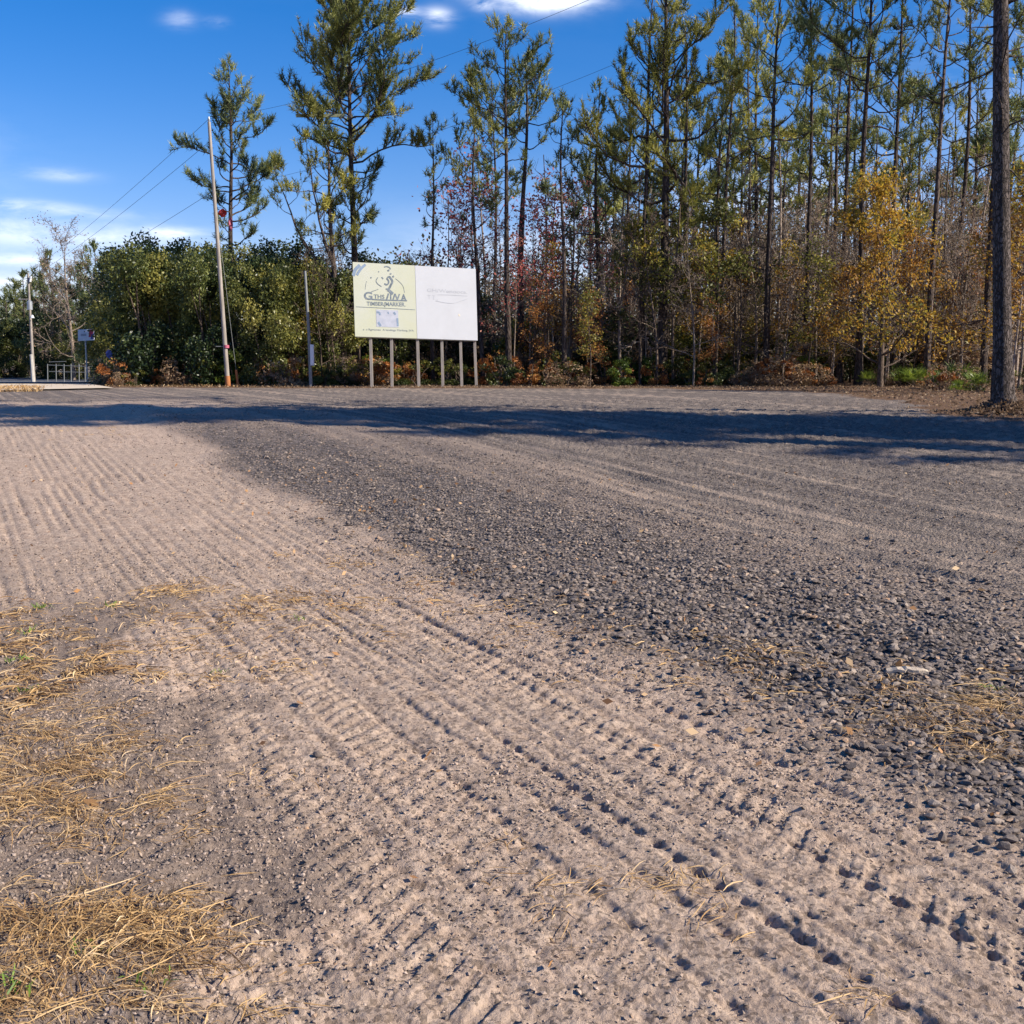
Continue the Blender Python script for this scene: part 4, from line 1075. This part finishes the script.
def billboard():
    YL, YR = 44.0, 46.1
    xl, zlt = at(352.5, 262, YL); xlb, zlb = at(355, 336.5, YL)
    xr, zrt = at(475.5, 269, YR); xrb, zrb = at(477.5, 340.5, YR)
    g0 = float(terrain(0, 45))
    BL = np.array([xlb, YL, zlb]); BR = np.array([xrb, YR, zrb]); TL = np.array([xl, YL, zlt]); TR = np.array([xr, YR, zrt])
    nrm = np.cross(BR - BL, TL - BL); nrm /= np.linalg.norm(nrm)
    if nrm[1] > 0: nrm = -nrm
    origin = np.array([(BL[0] + BR[0]) / 2, 45.05, g0])
    def B(u, w, t=0):
        p = (1 - u) * (1 - w) * BL + u * (1 - w) * BR + u * w * TR + (1 - u) * w * TL
        return p + nrm * t - origin
    root = link('billboard', None, loc=tuple(origin))
    tag(root, 'wide faded billboard on six wooden posts, cream left half and white right half', 'billboard')
    def slab(u0, u1, w0, w1, t0, t1):
        g = Geo()
        v = [B(u, w, t) for t in (t0, t1) for (u, w) in ((u0, w0), (u1, w0), (u1, w1), (u0, w1))]
        g.add(v, [[3, 2, 1, 0], [4, 5, 6, 7], [0, 1, 5, 4], [1, 2, 6, 5], [2, 3, 7, 6], [3, 0, 4, 7]])
        return g
    lp = link('left_panel', slab(0, .493, 0, 1, 0, .02).mesh('left_panel', M_by), root)
    rp = link('right_panel', slab(.495, 1, 0, 1, 0, .022).mesh('right_panel', M_bw), root)
    lp['label'] = 'cream half with faded logo and lettering'; rp['label'] = 'blank white half with ghost lettering'
    fr = Geo()
    for (a, b, c, d) in ((0.01, .99, -.012, .03), (0.01, .99, .45, .5), (0.01, .99, .93, .97)):
        s_ = slab(a, b, c, d, -.05, -.003); fr.add(np.vstack(s_.v), np.vstack(s_.f))
    link('back_frame', fr.mesh('back_frame', M_back), root)
    for pxb, pxt in ((372, 369.8), (392, 390.4), (419, 416.2), (443, 440.8), (462, 460), (476.6, 474.8)):
        u = (pxt - 354.2) / (476.8 - 354.2)
        top = B(u, .97, -.11); mid = B(u, 0, -.11)
        xb, _ = at(pxb, 386, 44.0 + 2.1 * u + .1)
        base = np.array([xb, origin[1] + mid[1], g0]) - origin; base[1] = mid[1]; base[2] = -.3
        g = Geo()
        V = []
        for p in (base, mid, top):
            for (dx, dy) in ((-.055, -.045), (.055, -.045), (.055, .045), (-.055, .045)): V.append(p + [dx, dy, 0])
        f = [[i * 4 + k, i * 4 + (k + 1) % 4, i * 4 + 4 + (k + 1) % 4, i * 4 + 4 + k] for i in range(2) for k in range(4)] + [[3, 2, 1, 0], [8, 9, 10, 11]]
        g.add(V, f); link('post', g.mesh('post', M_post), root)
    def stroke(g, pts, wd, t=.023):
        """ribbon along uw points (u in 0..1 of the whole board, w 0..1); wd in metres"""
        P = np.array([B(u, w, t) for u, w in pts])
        T = unit(np.gradient(P, axis=0)); S = unit(np.cross(T, nrm))
        W = np.broadcast_to(np.asarray(wd, float), (len(P),))[:, None]
        V = np.concatenate([P + S * W / 2, P - S * W / 2]); n = len(P)
        V2 = V + nrm * .004
        g.add(np.vstack([V, V2]), [[2 * n + i, 2 * n + i + 1, 3 * n + i + 1, 3 * n + i] for i in range(n - 1)] + [[i, i + 1, 2 * n + i + 1, 2 * n + i] for i in range(n - 1)] + [[n + i, 3 * n + i, 3 * n + i + 1, n + i + 1] for i in range(n - 1)])
    def pq(x, y):   # pixel of the 65x48 zoom (1024x756) -> board uw
        X = 350 + x / 1024 * 65; Yp = 262 + y / 756 * 48
        u = (X - 353.3) / (476.5 - 353.3); top = 262 + 7 * u; bot = 336.5 + 4 * u
        return u, 1 - (Yp - top) / (bot - top)
    def px_(X, Yp):
        u = (X - 353.3) / (476.5 - 353.3); top = 262 + 7 * u; bot = 336.5 + 4 * u
        return u, 1 - (Yp - top) / (bot - top)
    def smooth(pts, n=14):
        P = np.array(pts, float); t = np.linspace(0, len(P) - 1, n * (len(P) - 1) // 2 + 2)
        out = []
        for q in t:
            i = int(min(q, len(P) - 1.001)); f = q - i
            p0, p1, p2, p3 = P[max(i - 1, 0)], P[i], P[min(i + 1, len(P) - 1)], P[min(i + 2, len(P) - 1)]
            out.append(.5 * (2 * p1 + (p2 - p0) * f + (2 * p0 - 5 * p1 + 4 * p2 - p3) * f ** 2 + (3 * p1 - p0 - 3 * p2 + p3) * f ** 3))
        return [tuple(o) for o in out]
    def zs(g, pts, wd): stroke(g, [pq(*p) for p in smooth(pts)], wd)
    lg = Geo()
    zs(lg, [(530, 80), (570, 70), (615, 90), (625, 115)], .05)
    zs(lg, [(588, 120), (600, 145)], .08); zs(lg, [(622, 175), (632, 195)], .07); zs(lg, [(660, 215), (672, 240)], .07)
    zs(lg, [(600, 225), (570, 260), (590, 290), (590, 330), (560, 355), (525, 340)], .06)
    zs(lg, [(600, 225), (630, 260), (650, 310), (620, 370), (590, 430)], .085)
    zs(lg, [(650, 310), (630, 350), (600, 410), (545, 425)], .05)
    zs(lg, [(570, 430), (610, 460), (655, 500)], .11)
    zs(lg, [(430, 240), (400, 290), (420, 340), (480, 385)], .03)
    zs(lg, [(485, 235), (510, 265)], .05); zs(lg, [(440, 145), (445, 160)], .05); zs(lg, [(320, 235), (325, 255)], .05)
    zs(lg, [(320, 465), (380, 445), (430, 425)], .022)
    zs(lg, [(255, 300), (240, 350), (228, 430)], .012); zs(lg, [(700, 260), (760, 310), (815, 380), (835, 480)], .014)
    lo = link('logo', lg.mesh('logo', M_ink), root); lo['label'] = 'faded line-drawn emblem above the lettering'
    ul = Geo(); zs(ul, [(230, 575), (400, 590), (640, 600), (870, 606)], .05); link('underline', ul.mesh('underline', M_ink), root)
    zl = Geo(); stroke(zl, [px_(*p) for p in ((355, 306.6), (385, 308), (413, 309.6))], .02); link('divider_line', zl.mesh('divider_line', M_ink), root)
    bs = Geo()
    zs(bs, [(160, 50), (90, 120), (55, 215)], .13); zs(bs, [(245, 40), (170, 110), (110, 205)], .10)
    link('blue_stripes', bs.mesh('blue_stripes', M_blue), root)
    # faded picture
    u0, w0 = px_(374.3, 326.6); u1, w1 = px_(396, 310.2)
    link('picture', slab(u0, u1, w0, w1, .0205, .026).mesh('picture', M_grey), root)
    pm = Geo()
    for pts, wd in (([(375, 312), (377.5, 312.5), (378, 315)], .07), ([(386, 311.5), (386.3, 314)], .05), ([(391.5, 312), (393.5, 314.5)], .08), ([(395, 318), (395.2, 326)], .08), ([(376, 322), (378.5, 326)], .09)):
        stroke(pm, [px_(*p) for p in smooth(pts)], wd, .0265)
    link('picture_marks', pm.mesh('picture_marks', M_blue), root)
    def text(body, X0, Y0, X1, Y1, hpx, mat, name, off=0.0, sp=1.0):
        """body set from pixel X0,Y0 (baseline start) to X1,Y1 (baseline end)"""
        cu = bpy.data.curves.new(name, 'FONT'); cu.body = body; cu.size = 1; cu.offset = off; cu.space_character = sp
        to = bpy.data.objects.new(name, cu); col.objects.link(to)
        dg = bpy.context.evaluated_depsgraph_get(); me = bpy.data.meshes.new_from_object(to.evaluated_get(dg))
        bpy.data.objects.remove(to)
        co = np.empty(len(me.vertices) * 3); me.vertices.foreach_get('co', co); co = co.reshape(-1, 3)
        xx = (co[:, 0] - co[:, 0].min()) / np.ptp(co[:, 0]); yy = co[:, 1] / .7
        out = np.array([B(*px_(X0 + (X1 - X0) * a, Y0 + (Y1 - Y0) * a - hpx * b), .025) for a, b in zip(xx, yy)])
        me.vertices.foreach_set('co', out.ravel()); me.update(); me.materials.append(mat)
        o = link(name, me, root); return o
    text('G', 363, 299.2, 371.3, 299.5, 7.5, M_ink, 'lettering', .03)
    text('THS', 372.5, 298.2, 383, 298.6, 4.0, M_ink, 'lettering', .02)
    for ch, a_, b_ in (('/', 384, 388), ('I', 388.6, 389.8), ('/', 390.4, 394.2), ('V', 392.8, 398.6), ('A', 399, 405)):
        text(ch, a_, 299.8 + (a_ - 384) / 21, b_, 299.8 + (b_ - 384) / 21, 6.6, M_ink, 'letter', .03)
    text('TIMBER(MARKER.', 365.5, 305.2, 403.5, 306.2, 3.8, M_ink, 'lettering', .02)
    text('a  a Rgmonea  A landings Marking, JVA', 361, 330.2, 411, 331.4, 1.9, M_ink, 'lettering', .0)
    text('GH/Wenooca.', 425.5, 291.6, 467, 293.6, 3.4, M_ghost, 'ghost_lettering', .01)
    text('T T ,', 426, 299, 436, 300, 4.5, M_ghost, 'ghost_lettering', .0)
    gh = Geo(); stroke(gh, [px_(*p) for p in smooth([(434, 300.5), (444, 302.6), (452, 303), (460, 301), (467, 298.5)])], .02)
    stroke(gh, [px_(*p) for p in smooth([(436, 294.6), (450, 294.8), (467, 296)])], .015)
    link('ghost_lines', gh.mesh('ghost_lines', M_ghost), root)
    sc = Geo(); stroke(sc, [px_(*p) for p in ((457.3, 314), (458.5, 316))], .06); link('scuff', sc.mesh('scuff', plain('scuff', (.75, .66, .52))), root)
billboard()

# ------------------------------------------------------------------ poles, signs, wires
M_pole = plain('pole_wood', (0.42, 0.37, 0.32), .85, sc=14, nz=.3, bump=.4, zs=.1)
M_galv = plain('galvanised', (0.45, 0.47, 0.48), .45, .6, nz=.1)
M_dgalv = plain('grey_pipe', (0.23, 0.24, 0.24), .6, .2, nz=.1)
M_pink = plain('pink_tape', (0.55, 0.13, 0.20), .6)
M_redp = plain('red_plastic', (0.75, 0.05, 0.03), .4)
M_rst = plain('rust_orange', (0.45, 0.17, 0.06), .8, sc=20, nz=.2)
M_conc = plain('concrete', (0.50, 0.47, 0.43), .9, sc=8, nz=.12)
M_wire = plain('wire_black', (0.03, 0.03, 0.035), .6)
M_white = plain('white_paint', (0.75, 0.77, 0.80), .5, nz=.05)
M_sblue = plain('sign_blue', (0.05, 0.08, 0.35), .5)
M_sred = plain('sign_red', (0.60, 0.03, 0.10), .5)
M_arm = plain('crossarm_wood', (0.33, 0.34, 0.20), .85, sc=12, nz=.2)

def W3(px, py, Y):
    x, z = at(px, py, Y); return np.array([x, Y, z])
def pole_root(name, px, py, Y, label, cat, group=None):
    x = gx(px, Y); o = link(name, None, loc=(x, Y, float(terrain(x, Y)))); tag(o, label, cat, group)
    return o, np.array([x, Y, float(terrain(x, Y))])
def part(root, org, name, fn, mat, smooth=False, parent=None):
    g = Geo(); fn(g)
    g.v = [v - org for v in g.v]
    return link(name, g.mesh(name, mat, smooth), parent or root)

def utility_pole():
    Y = 45.6
    r, o = pole_root('utility_pole', 228.5, 385, Y, 'tall bare wooden utility pole rising from the shrubs with a pink band low down', 'utility pole')
    top = W3(209, 122, Y); base = o - [0, 0, .5]
    q = np.linspace(0, 1, 12)[:, None]
    S = base + (top - base) * q
    part(r, o, 'shaft', lambda g: g.tube(S, np.linspace(.095, .062, 12), 12), M_pole, True)
    b = W3(226.3, 346.5, Y)
    part(r, o, 'band', lambda g: g.tube([b - [0, 0, .06], b + [0, 0, .06]], .115, 14), M_pink, True)
    part(r, o, 'bracket', lambda g: g.tube([b, b + [-.42, -.05, .0]], .018, 6), M_dgalv)
    lo_ = S[0] + (top - base) * .085
    part(r, o, 'base_guard', lambda g: g.tube([base, lo_], .112, 12), M_rst, True)
    # guy wire and its orange guard
    a = W3(238, 386, Y + .4); t = W3(214, 190, Y)
    part(r, o, 'guy_wire', lambda g: g.tube([t, a], .008, 4), M_dgalv)
    part(r, o, 'guy_guard', lambda g: g.tube([a, a + (t - a) * .085], .05, 8), M_rst)
    part(r, o, 'insulator', lambda g: g.tube([top, top + [0, 0, .10], top + [0, 0, .2]], [.03, .06, .03], 8), M_galv, True)
    return top
P1 = utility_pole()

def far_pole():
    Y = 84
    r, o = pole_root('utility_pole', 33.5, 383, Y, 'distant wooden utility pole with transformer at the far left roadside', 'utility pole')
    top = W3(28, 273, Y)
    part(r, o, 'shaft', lambda g: g.tube([o - [0, 0, .5], (o + top) / 2, top], [.13, .10, .07], 10), M_pole, True)
    c = W3(31.8, 306, Y)
    part(r, o, 'transformer', lambda g: (g.tube([c - [0, .35, .30], c + [0, -.35, .30]], .2, 12), g.tube([c + [0, -.35, .30], c + [0, -.35, .42]], [.2, .06], 12)), M_galv, True)
    c2 = W3(34, 316.5, Y)
    part(r, o, 'lamp', lambda g: (g.tube([c2 + [-.2, 0, .0], c2 + [0, -.3, .05]], .03, 6), g.tube([c2 + [0, -.3, .1], c2 + [0, -.3, -.12]], [.06, .15], 10)), M_white, True)
    c3 = W3(29.8, 299.5, Y)
    part(r, o, 'crossarm', lambda g: g.tube([c3 + [-.85, 0, .0], c3 + [.05, -.2, .0]], .05, 6), M_pole)
    c4 = W3(29.8, 279, Y)
    part(r, o, 'insulator', lambda g: g.tube([c4 + [.05, -.1, -.2], c4 + [.15, -.1, .2]], [.09, .07], 8), M_white, True)
    return top, c4
P0, P0b = far_pole()

def meter_pole():
    Y = 45.2
    r, o = pole_root('service_pole', 311, 386, Y, 'thin grey service pole with a white meter box, left of the billboard', 'service pole')
    part(r, o, 'shaft', lambda g: g.tube([o - [0, 0, .4], W3(309, 335, Y), W3(305, 271, Y)], [.075, .065, .05], 8), M_dgalv, True)
    c = W3(312.2, 355, Y - .12)
    part(r, o, 'meter_box', lambda g: (g.box(c - [.075, .06, .42], c + [.075, .03, .42]), g.box(c - [.06, .075, .36], c + [.06, -.055, .36])), M_white)
meter_pole()

def conc_post():
    Y = 70
    r, o = pole_root('roadside_post', 33, 384, Y, 'short leaning concrete post in front of the distant utility pole', 'post')
    part(r, o, 'shaft', lambda g: g.tube([o - [0, 0, .3], W3(31.2, 355.5, Y)], [.12, .10], 8), M_conc)
    t = W3(31.2, 355.5, Y)
    part(r, o, 'cap', lambda g: g.tube([t, t + [0, 0, .06]], [.12, .09], 8), M_conc)
conc_post()
def stake():
    Y = 47
    r, o = pole_root('stake', 131, 387, Y, 'thin grey stake standing before the dark shrubs at left', 'stake')
    part(r, o, 'shaft', lambda g: g.tube([o - [0, 0, .2], W3(129.5, 350, Y)], .03, 6), M_dgalv)
stake()

def small_sign():
    Y = 59
    r, o = pole_root('roadside_sign', 87.5, 384, Y, 'small white sign with red and blue corner on a thin post by the road', 'sign')
    t = W3(85, 330, Y)
    part(r, o, 'post', lambda g: g.tube([o - [0, 0, .3], t], .045, 8), M_galv, True)
    a, b, c, d = W3(78.3, 341, Y - .08), W3(94.6, 340.3, Y - .08), W3(94.2, 329, Y - .08), W3(78.3, 329.6, Y - .08)
    def pan(g, a, b, c, d, t0, t1):
        n = np.array([0, -1.0, 0]); v = [p + n * t for t in (t0, t1) for p in (a, b, c, d)]
        g.add(v, [[3, 2, 1, 0], [4, 5, 6, 7], [0, 1, 5, 4], [1, 2, 6, 5], [2, 3, 7, 6], [3, 0, 4, 7]])
    p = part(r, o, 'panel', lambda g: pan(g, a, b, c, d, 0, .05), M_white)
    L_ = lambda u, w: (a * (1 - u) + b * u) * (1 - w) + (d * (1 - u) + c * u) * w
    e1 = part(r, o, 'red_emblem', lambda g: pan(g, L_(.66, .30), L_(.9, .30), L_(.99, .97), L_(.72, .97), .052, .058), M_sred)
    e2 = part(r, o, 'blue_emblem', lambda g: pan(g, L_(.78, .12), L_(.98, .12), L_(.99, .55), L_(.85, .55), .060, .066), M_sblue)
    e3 = part(r, o, 'grey_mark', lambda g: pan(g, L_(.18, .42), L_(.52, .42), L_(.52, .62), L_(.18, .62), .052, .056), M_ghost)
small_sign()
def blue_sign():
    Y = 60
    r, o = pole_root('blue_sign', 110, 384, Y, 'small dark blue sign half hidden in the shrub shade', 'sign')
    part(r, o, 'post', lambda g: g.tube([o - [0, 0, .2], W3(109.5, 350, Y)], .03, 6), M_dgalv)
    c = W3(109.3, 354, Y - .07)
    def oc(g):
        an = np.arange(8) * math.pi / 4 + math.pi / 8
        ring = np.stack([np.cos(an) * .2, np.zeros(8), np.sin(an) * .24], -1)
        v = np.vstack([ring + c, ring + c + [0, .02, 0]])
        g.add(v[:8], [list(range(8))]); g.add(v, [[k, k + 8, (k + 1) % 8 + 8, (k + 1) % 8] for k in range(8)])
    part(r, o, 'panel', oc, M_sblue)
blue_sign()

def railing():
    Y = 72
    r, o = pole_root('metal_railing', 75, 384, Y, 'grey pipe railing frame beside the road at far left', 'railing')
    for px in (47.5, 56, 64, 71, 79, 85, 93, 101, 110):
        f = .86 if px > 84 else 1
        b = W3(px, 381, Y); b[2] = o[2] - .1
        tp = W3(px, 364 if f == 1 else 367, Y)
        part(r, o, 'post', lambda g: g.tube([b, tp], .03, 6), M_dgalv)
    for (x0, y0, x1, y1) in ((47.5, 365, 110, 367.3), (49, 371.5, 110, 373), (49, 362, 66, 361.5)):
        a, b = W3(x0, y0, Y), W3(x1, y1, Y)
        part(r, o, 'rail', lambda g: g.tube([a, b], .022, 6), M_dgalv)
railing()

def trunk_crossarm():
    Y = 49.4
    r = link('crossarm', None); a, b = W3(296, 116, Y), W3(344, 115.6, Y); o = (a + b) / 2; r.location = tuple(o)
    tag(r, 'weathered yellowish crossarm sticking out left of the tall billboard pine', 'crossarm')
    part(r, o, 'beam', lambda g: g.box(np.minimum(a, b) - [0, .05, .05], np.maximum(a, b) + [0, .05, .06]), M_arm)
    c = W3(356, 118, 50)
    part(r, o, 'bracket', lambda g: g.tube([b, c], .02, 6), M_dgalv)
trunk_crossarm()

def scraps():
    c = W3(222.5, 213, 52.5)
    for (nm, cc, sx, sz, mt, lab, sd) in (('red_scrap', c, .20, .20, M_redp, 'bright red scrap caught in the pine beside the bare utility pole', 3), ('pink_scrap', W3(230.5, 224, 53), .11, .34, M_pink, 'dull pink scrap hanging just below the red one', 4)):
        r_ = np.random.default_rng(sd); g = Geo(); n = 9
        U, V = np.meshgrid(np.linspace(-1, 1, n), np.linspace(-1, 1, n), indexing='ij')
        k = np.sqrt(np.clip(1 - .45 * (U * V) ** 2, .2, 1)); x = U * sx * k * np.sqrt(1 - V ** 2 * .5); z = V * sz * np.sqrt(1 - U ** 2 * .5)
        y = .08 * np.sin(U * 3) * np.cos(V * 2.5) + .02 * r_.normal(size=U.shape)
        P = np.stack([x, y, z], -1).reshape(-1, 3); P2 = P + [0, .012, 0]
        i, j = np.meshgrid(np.arange(n - 1), np.arange(n - 1), indexing='ij')
        q = np.stack([i * n + j, (i + 1) * n + j, (i + 1) * n + j + 1, i * n + j + 1], -1).reshape(-1, 4)
        g.add(P, q); g.add(P2, q[:, ::-1])
        tag(link(nm, g.mesh(nm, mt, True), loc=tuple(cc)), lab, 'scrap')
scraps()

def wire(a, b, sag, label, r=.0052):
    q = np.linspace(0, 1, 40)[:, None]; S = a + (b - a) * q; S[:, 2] -= sag * 4 * (q * (1 - q))[:, 0]
    g = Geo(); g.tube(S, r, 4, cap=False)
    tag(link('power_line', g.mesh('power_line', M_wire)), label, 'power line', 'power lines across the sky')
P2 = W3(640, -22, 26)
wire(P0, P1 + [0, 0, .12], .25, 'upper power line from the far utility pole to the bare one', .010)
wire(P0b, W3(212.5, 139, 45.6), .25, 'middle power line from the far utility pole to the bare one', .010)
wire(W3(31, 292, 84), W3(215, 190, 45.6), .3, 'lowest power line from the far utility pole to the bare one', .009)
wire(P1 + [0, 0, .12], P2, .45, 'upper power line leaving the bare pole towards the top right')
wire(W3(215, 190, 45.6), W3(680, 36, 34), .5, 'lower power line leaving the bare pole towards the right')

# ------------------------------------------------------------------ pines out of frame on the right: they throw the long shadow band
def shade_pines():
    sp = [mk(pine, 'trunk', 'crown', M_bark, M_pine, 260 + k, 22.0, 15.0, 2.7, .2, limbs=36, dens=.7, m=11, tuft=.42, dead=8, w=.045) for k in range(2)]
    spots = []
    for i in range(13):
        x = 9.8 + i * 2.25
        spots.append((x, 25.2 - .326 * (x + 16) + .8 * math.sin(i * 2.3)))
    spots += [(10.2, 14.6), (13.5, 13.4), (17.5, 12.2)]
    for i in range(7):
        x = 21.5 + i * 2.5
        spots.append((x, 26.6 - .326 * (x + 16) + .7 * math.sin(i * 1.9)))
    n_ = ['first', 'second', 'third', 'fourth', 'fifth', 'sixth', 'seventh', 'eighth', 'ninth', 'tenth']
    first = {}
    for i, (x, y) in enumerate(sorted(spots)):
        k = i % 2
        lab = f'{n_[i % 10]} tall pine of row {i // 10 + 1} beyond the right edge, shading the clearing'
        if k not in first:
            first[k] = plant('pine_tree', sp[k], 0, y, lab, 'pine tree', 'pines beyond the right edge', 1.0, i, 1.0, x=x)
        else:
            o = copy_tree(first[k]); o.location = (x, y, float(terrain(x, y))); o.rotation_euler.z = i * 1.3; o['label'] = lab
            q = 1 + .1 * math.sin(i * 3.3); o.scale = (q, q, q)
shade_pines()

# ------------------------------------------------------------------ light, sky
SUN_AZ = math.atan2(.95, -.31)          # from +Y towards +X
SUN_EL = math.radians(34)
sd = Vector((math.sin(SUN_AZ) * math.cos(SUN_EL), math.cos(SUN_AZ) * math.cos(SUN_EL), math.sin(SUN_EL)))
sun = bpy.data.lights.new('sun', 'SUN'); sun.energy = 4.8; sun.angle = math.radians(.53); sun.color = (1, .91, .77)
so = link('sun', sun); so.rotation_euler = sd.to_track_quat('Z', 'Y').to_euler()

w = bpy.data.worlds.new('World'); scene.world = w; w.use_nodes = True
nt = w.node_tree; N, L = nt.nodes, nt.links; N.clear()
sky = N.new('ShaderNodeTexSky'); sky.sky_type = 'NISHITA'; sky.sun_disc = False
sky.sun_elevation = SUN_EL; sky.sun_rotation = SUN_AZ; sky.air_density = 1.0; sky.dust_density = .3; sky.ozone_density = 2.5
tc = N.new('ShaderNodeTexCoord'); sep = N.new('ShaderNodeSeparateXYZ'); L.new(tc.outputs['Generated'], sep.inputs[0])
az = math_(N, L, 'ARCTAN2', sep.outputs[0], sep.outputs[1]); el = math_(N, L, 'ARCSINE', sep.outputs[2])
cv = N.new('ShaderNodeCombineXYZ'); L.new(math_(N, L, 'MULTIPLY', az, 1.0), cv.inputs[0]); L.new(math_(N, L, 'MULTIPLY', el, 3.2), cv.inputs[1])
nz = noise(N, L, 14, 7, .62, cv.outputs[0], .35)
nz2 = noise(N, L, 5, 6, .6, cv.outputs[0], .8)
total = None
def dirpx(px, py):
    a = (px - 512) / F; b = (512 - py) / F
    v = Vector((a, cT + b * sT, -sT + b * cT)).normalized()
    return math.atan2(v.x, v.y), math.asin(v.z)
CL = [(548, 1, 42, 9, 1.3), (505, -14, 40, 9, 1.2), (437, 17, 13, 7, .9), (408, 12, 11, 4, .8), (484, 5, 9, 4, .7), (180, 20, 13, 7, .3), (216, 22, 10, 4, .22), (60, 175, 26, 5, .35),
      (175, 233, 24, 5, .9), (20, 232, 110, 14, .45), (110, 240, 80, 8, .4), (10, 204, 45, 4, .55), (60, 212, 60, 4, .3), (10, 260, 45, 5, .8), (10, 280, 60, 6, .7), (250, 262, 120, 14, .3), (560, 260, 140, 40, .4), (760, 225, 160, 50, .5), (-250, 150, 120, 40, .6), (1250, 60, 160, 60, .6), (600, -300, 300, 120, .5)]
for (px, py, rx, ry, st) in CL:
    a0, e0 = dirpx(px, py)
    dx = math_(N, L, 'DIVIDE', math_(N, L, 'SUBTRACT', az, a0), rx / F); dy = math_(N, L, 'DIVIDE', math_(N, L, 'SUBTRACT', el, e0), ry / F)
    r2 = math_(N, L, 'ADD', math_(N, L, 'MULTIPLY', dx, dx), math_(N, L, 'MULTIPLY', dy, dy))
    gss = math_(N, L, 'MULTIPLY', math_(N, L, 'EXPONENT', math_(N, L, 'MULTIPLY', r2, -1.0)), st)
    total = gss if total is None else math_(N, L, 'ADD', total, gss)
nn = math_(N, L, 'ADD', math_(N, L, 'MULTIPLY', nz, 1.0), math_(N, L, 'MULTIPLY', nz2, .8))
cm = math_(N, L, 'MULTIPLY', total, ramp(N, L, nn, [(.72, (.0,) * 3), (1.08, (1, 1, 1))]))
cm = math_(N, L, 'MINIMUM', cm, .95)
hs = N.new('ShaderNodeHueSaturation'); L.new(sky.outputs[0], hs.inputs['Color']); hs.inputs['Saturation'].default_value = 1.5; hs.inputs['Value'].default_value = .74
tn = mixc(N, L, 1.0, hs.outputs[0], (0.98, 0.82, 1.05), 'MULTIPLY')
mx = mixc(N, L, cm, tn, (6.4, 6.7, 7.4))
bg = N.new('ShaderNodeBackground'); L.new(mx, bg.inputs[0]); bg.inputs[1].default_value = .12
wo = N.new('ShaderNodeOutputWorld'); L.new(bg.outputs[0], wo.inputs[0])

cam = bpy.data.cameras.new('camera'); co = link('camera', cam); scene.camera = co
co.location = (0, 0, HC); co.rotation_euler = (math.pi / 2 - TH, 0, 0)
cam.sensor_width = 36; cam.sensor_fit = 'HORIZONTAL'; cam.lens = 36 * F / 1024; cam.clip_end = 4000; cam.clip_start = .05
scene.view_settings.view_transform = 'Standard'; scene.view_settings.look = 'None'; scene.view_settings.exposure = 0.75; scene.view_settings.gamma = 1
scene.cycles.max_bounces = 5; scene.cycles.transparent_max_bounces = 4
scene.render.resolution_x = 1024; scene.render.resolution_y = 1024
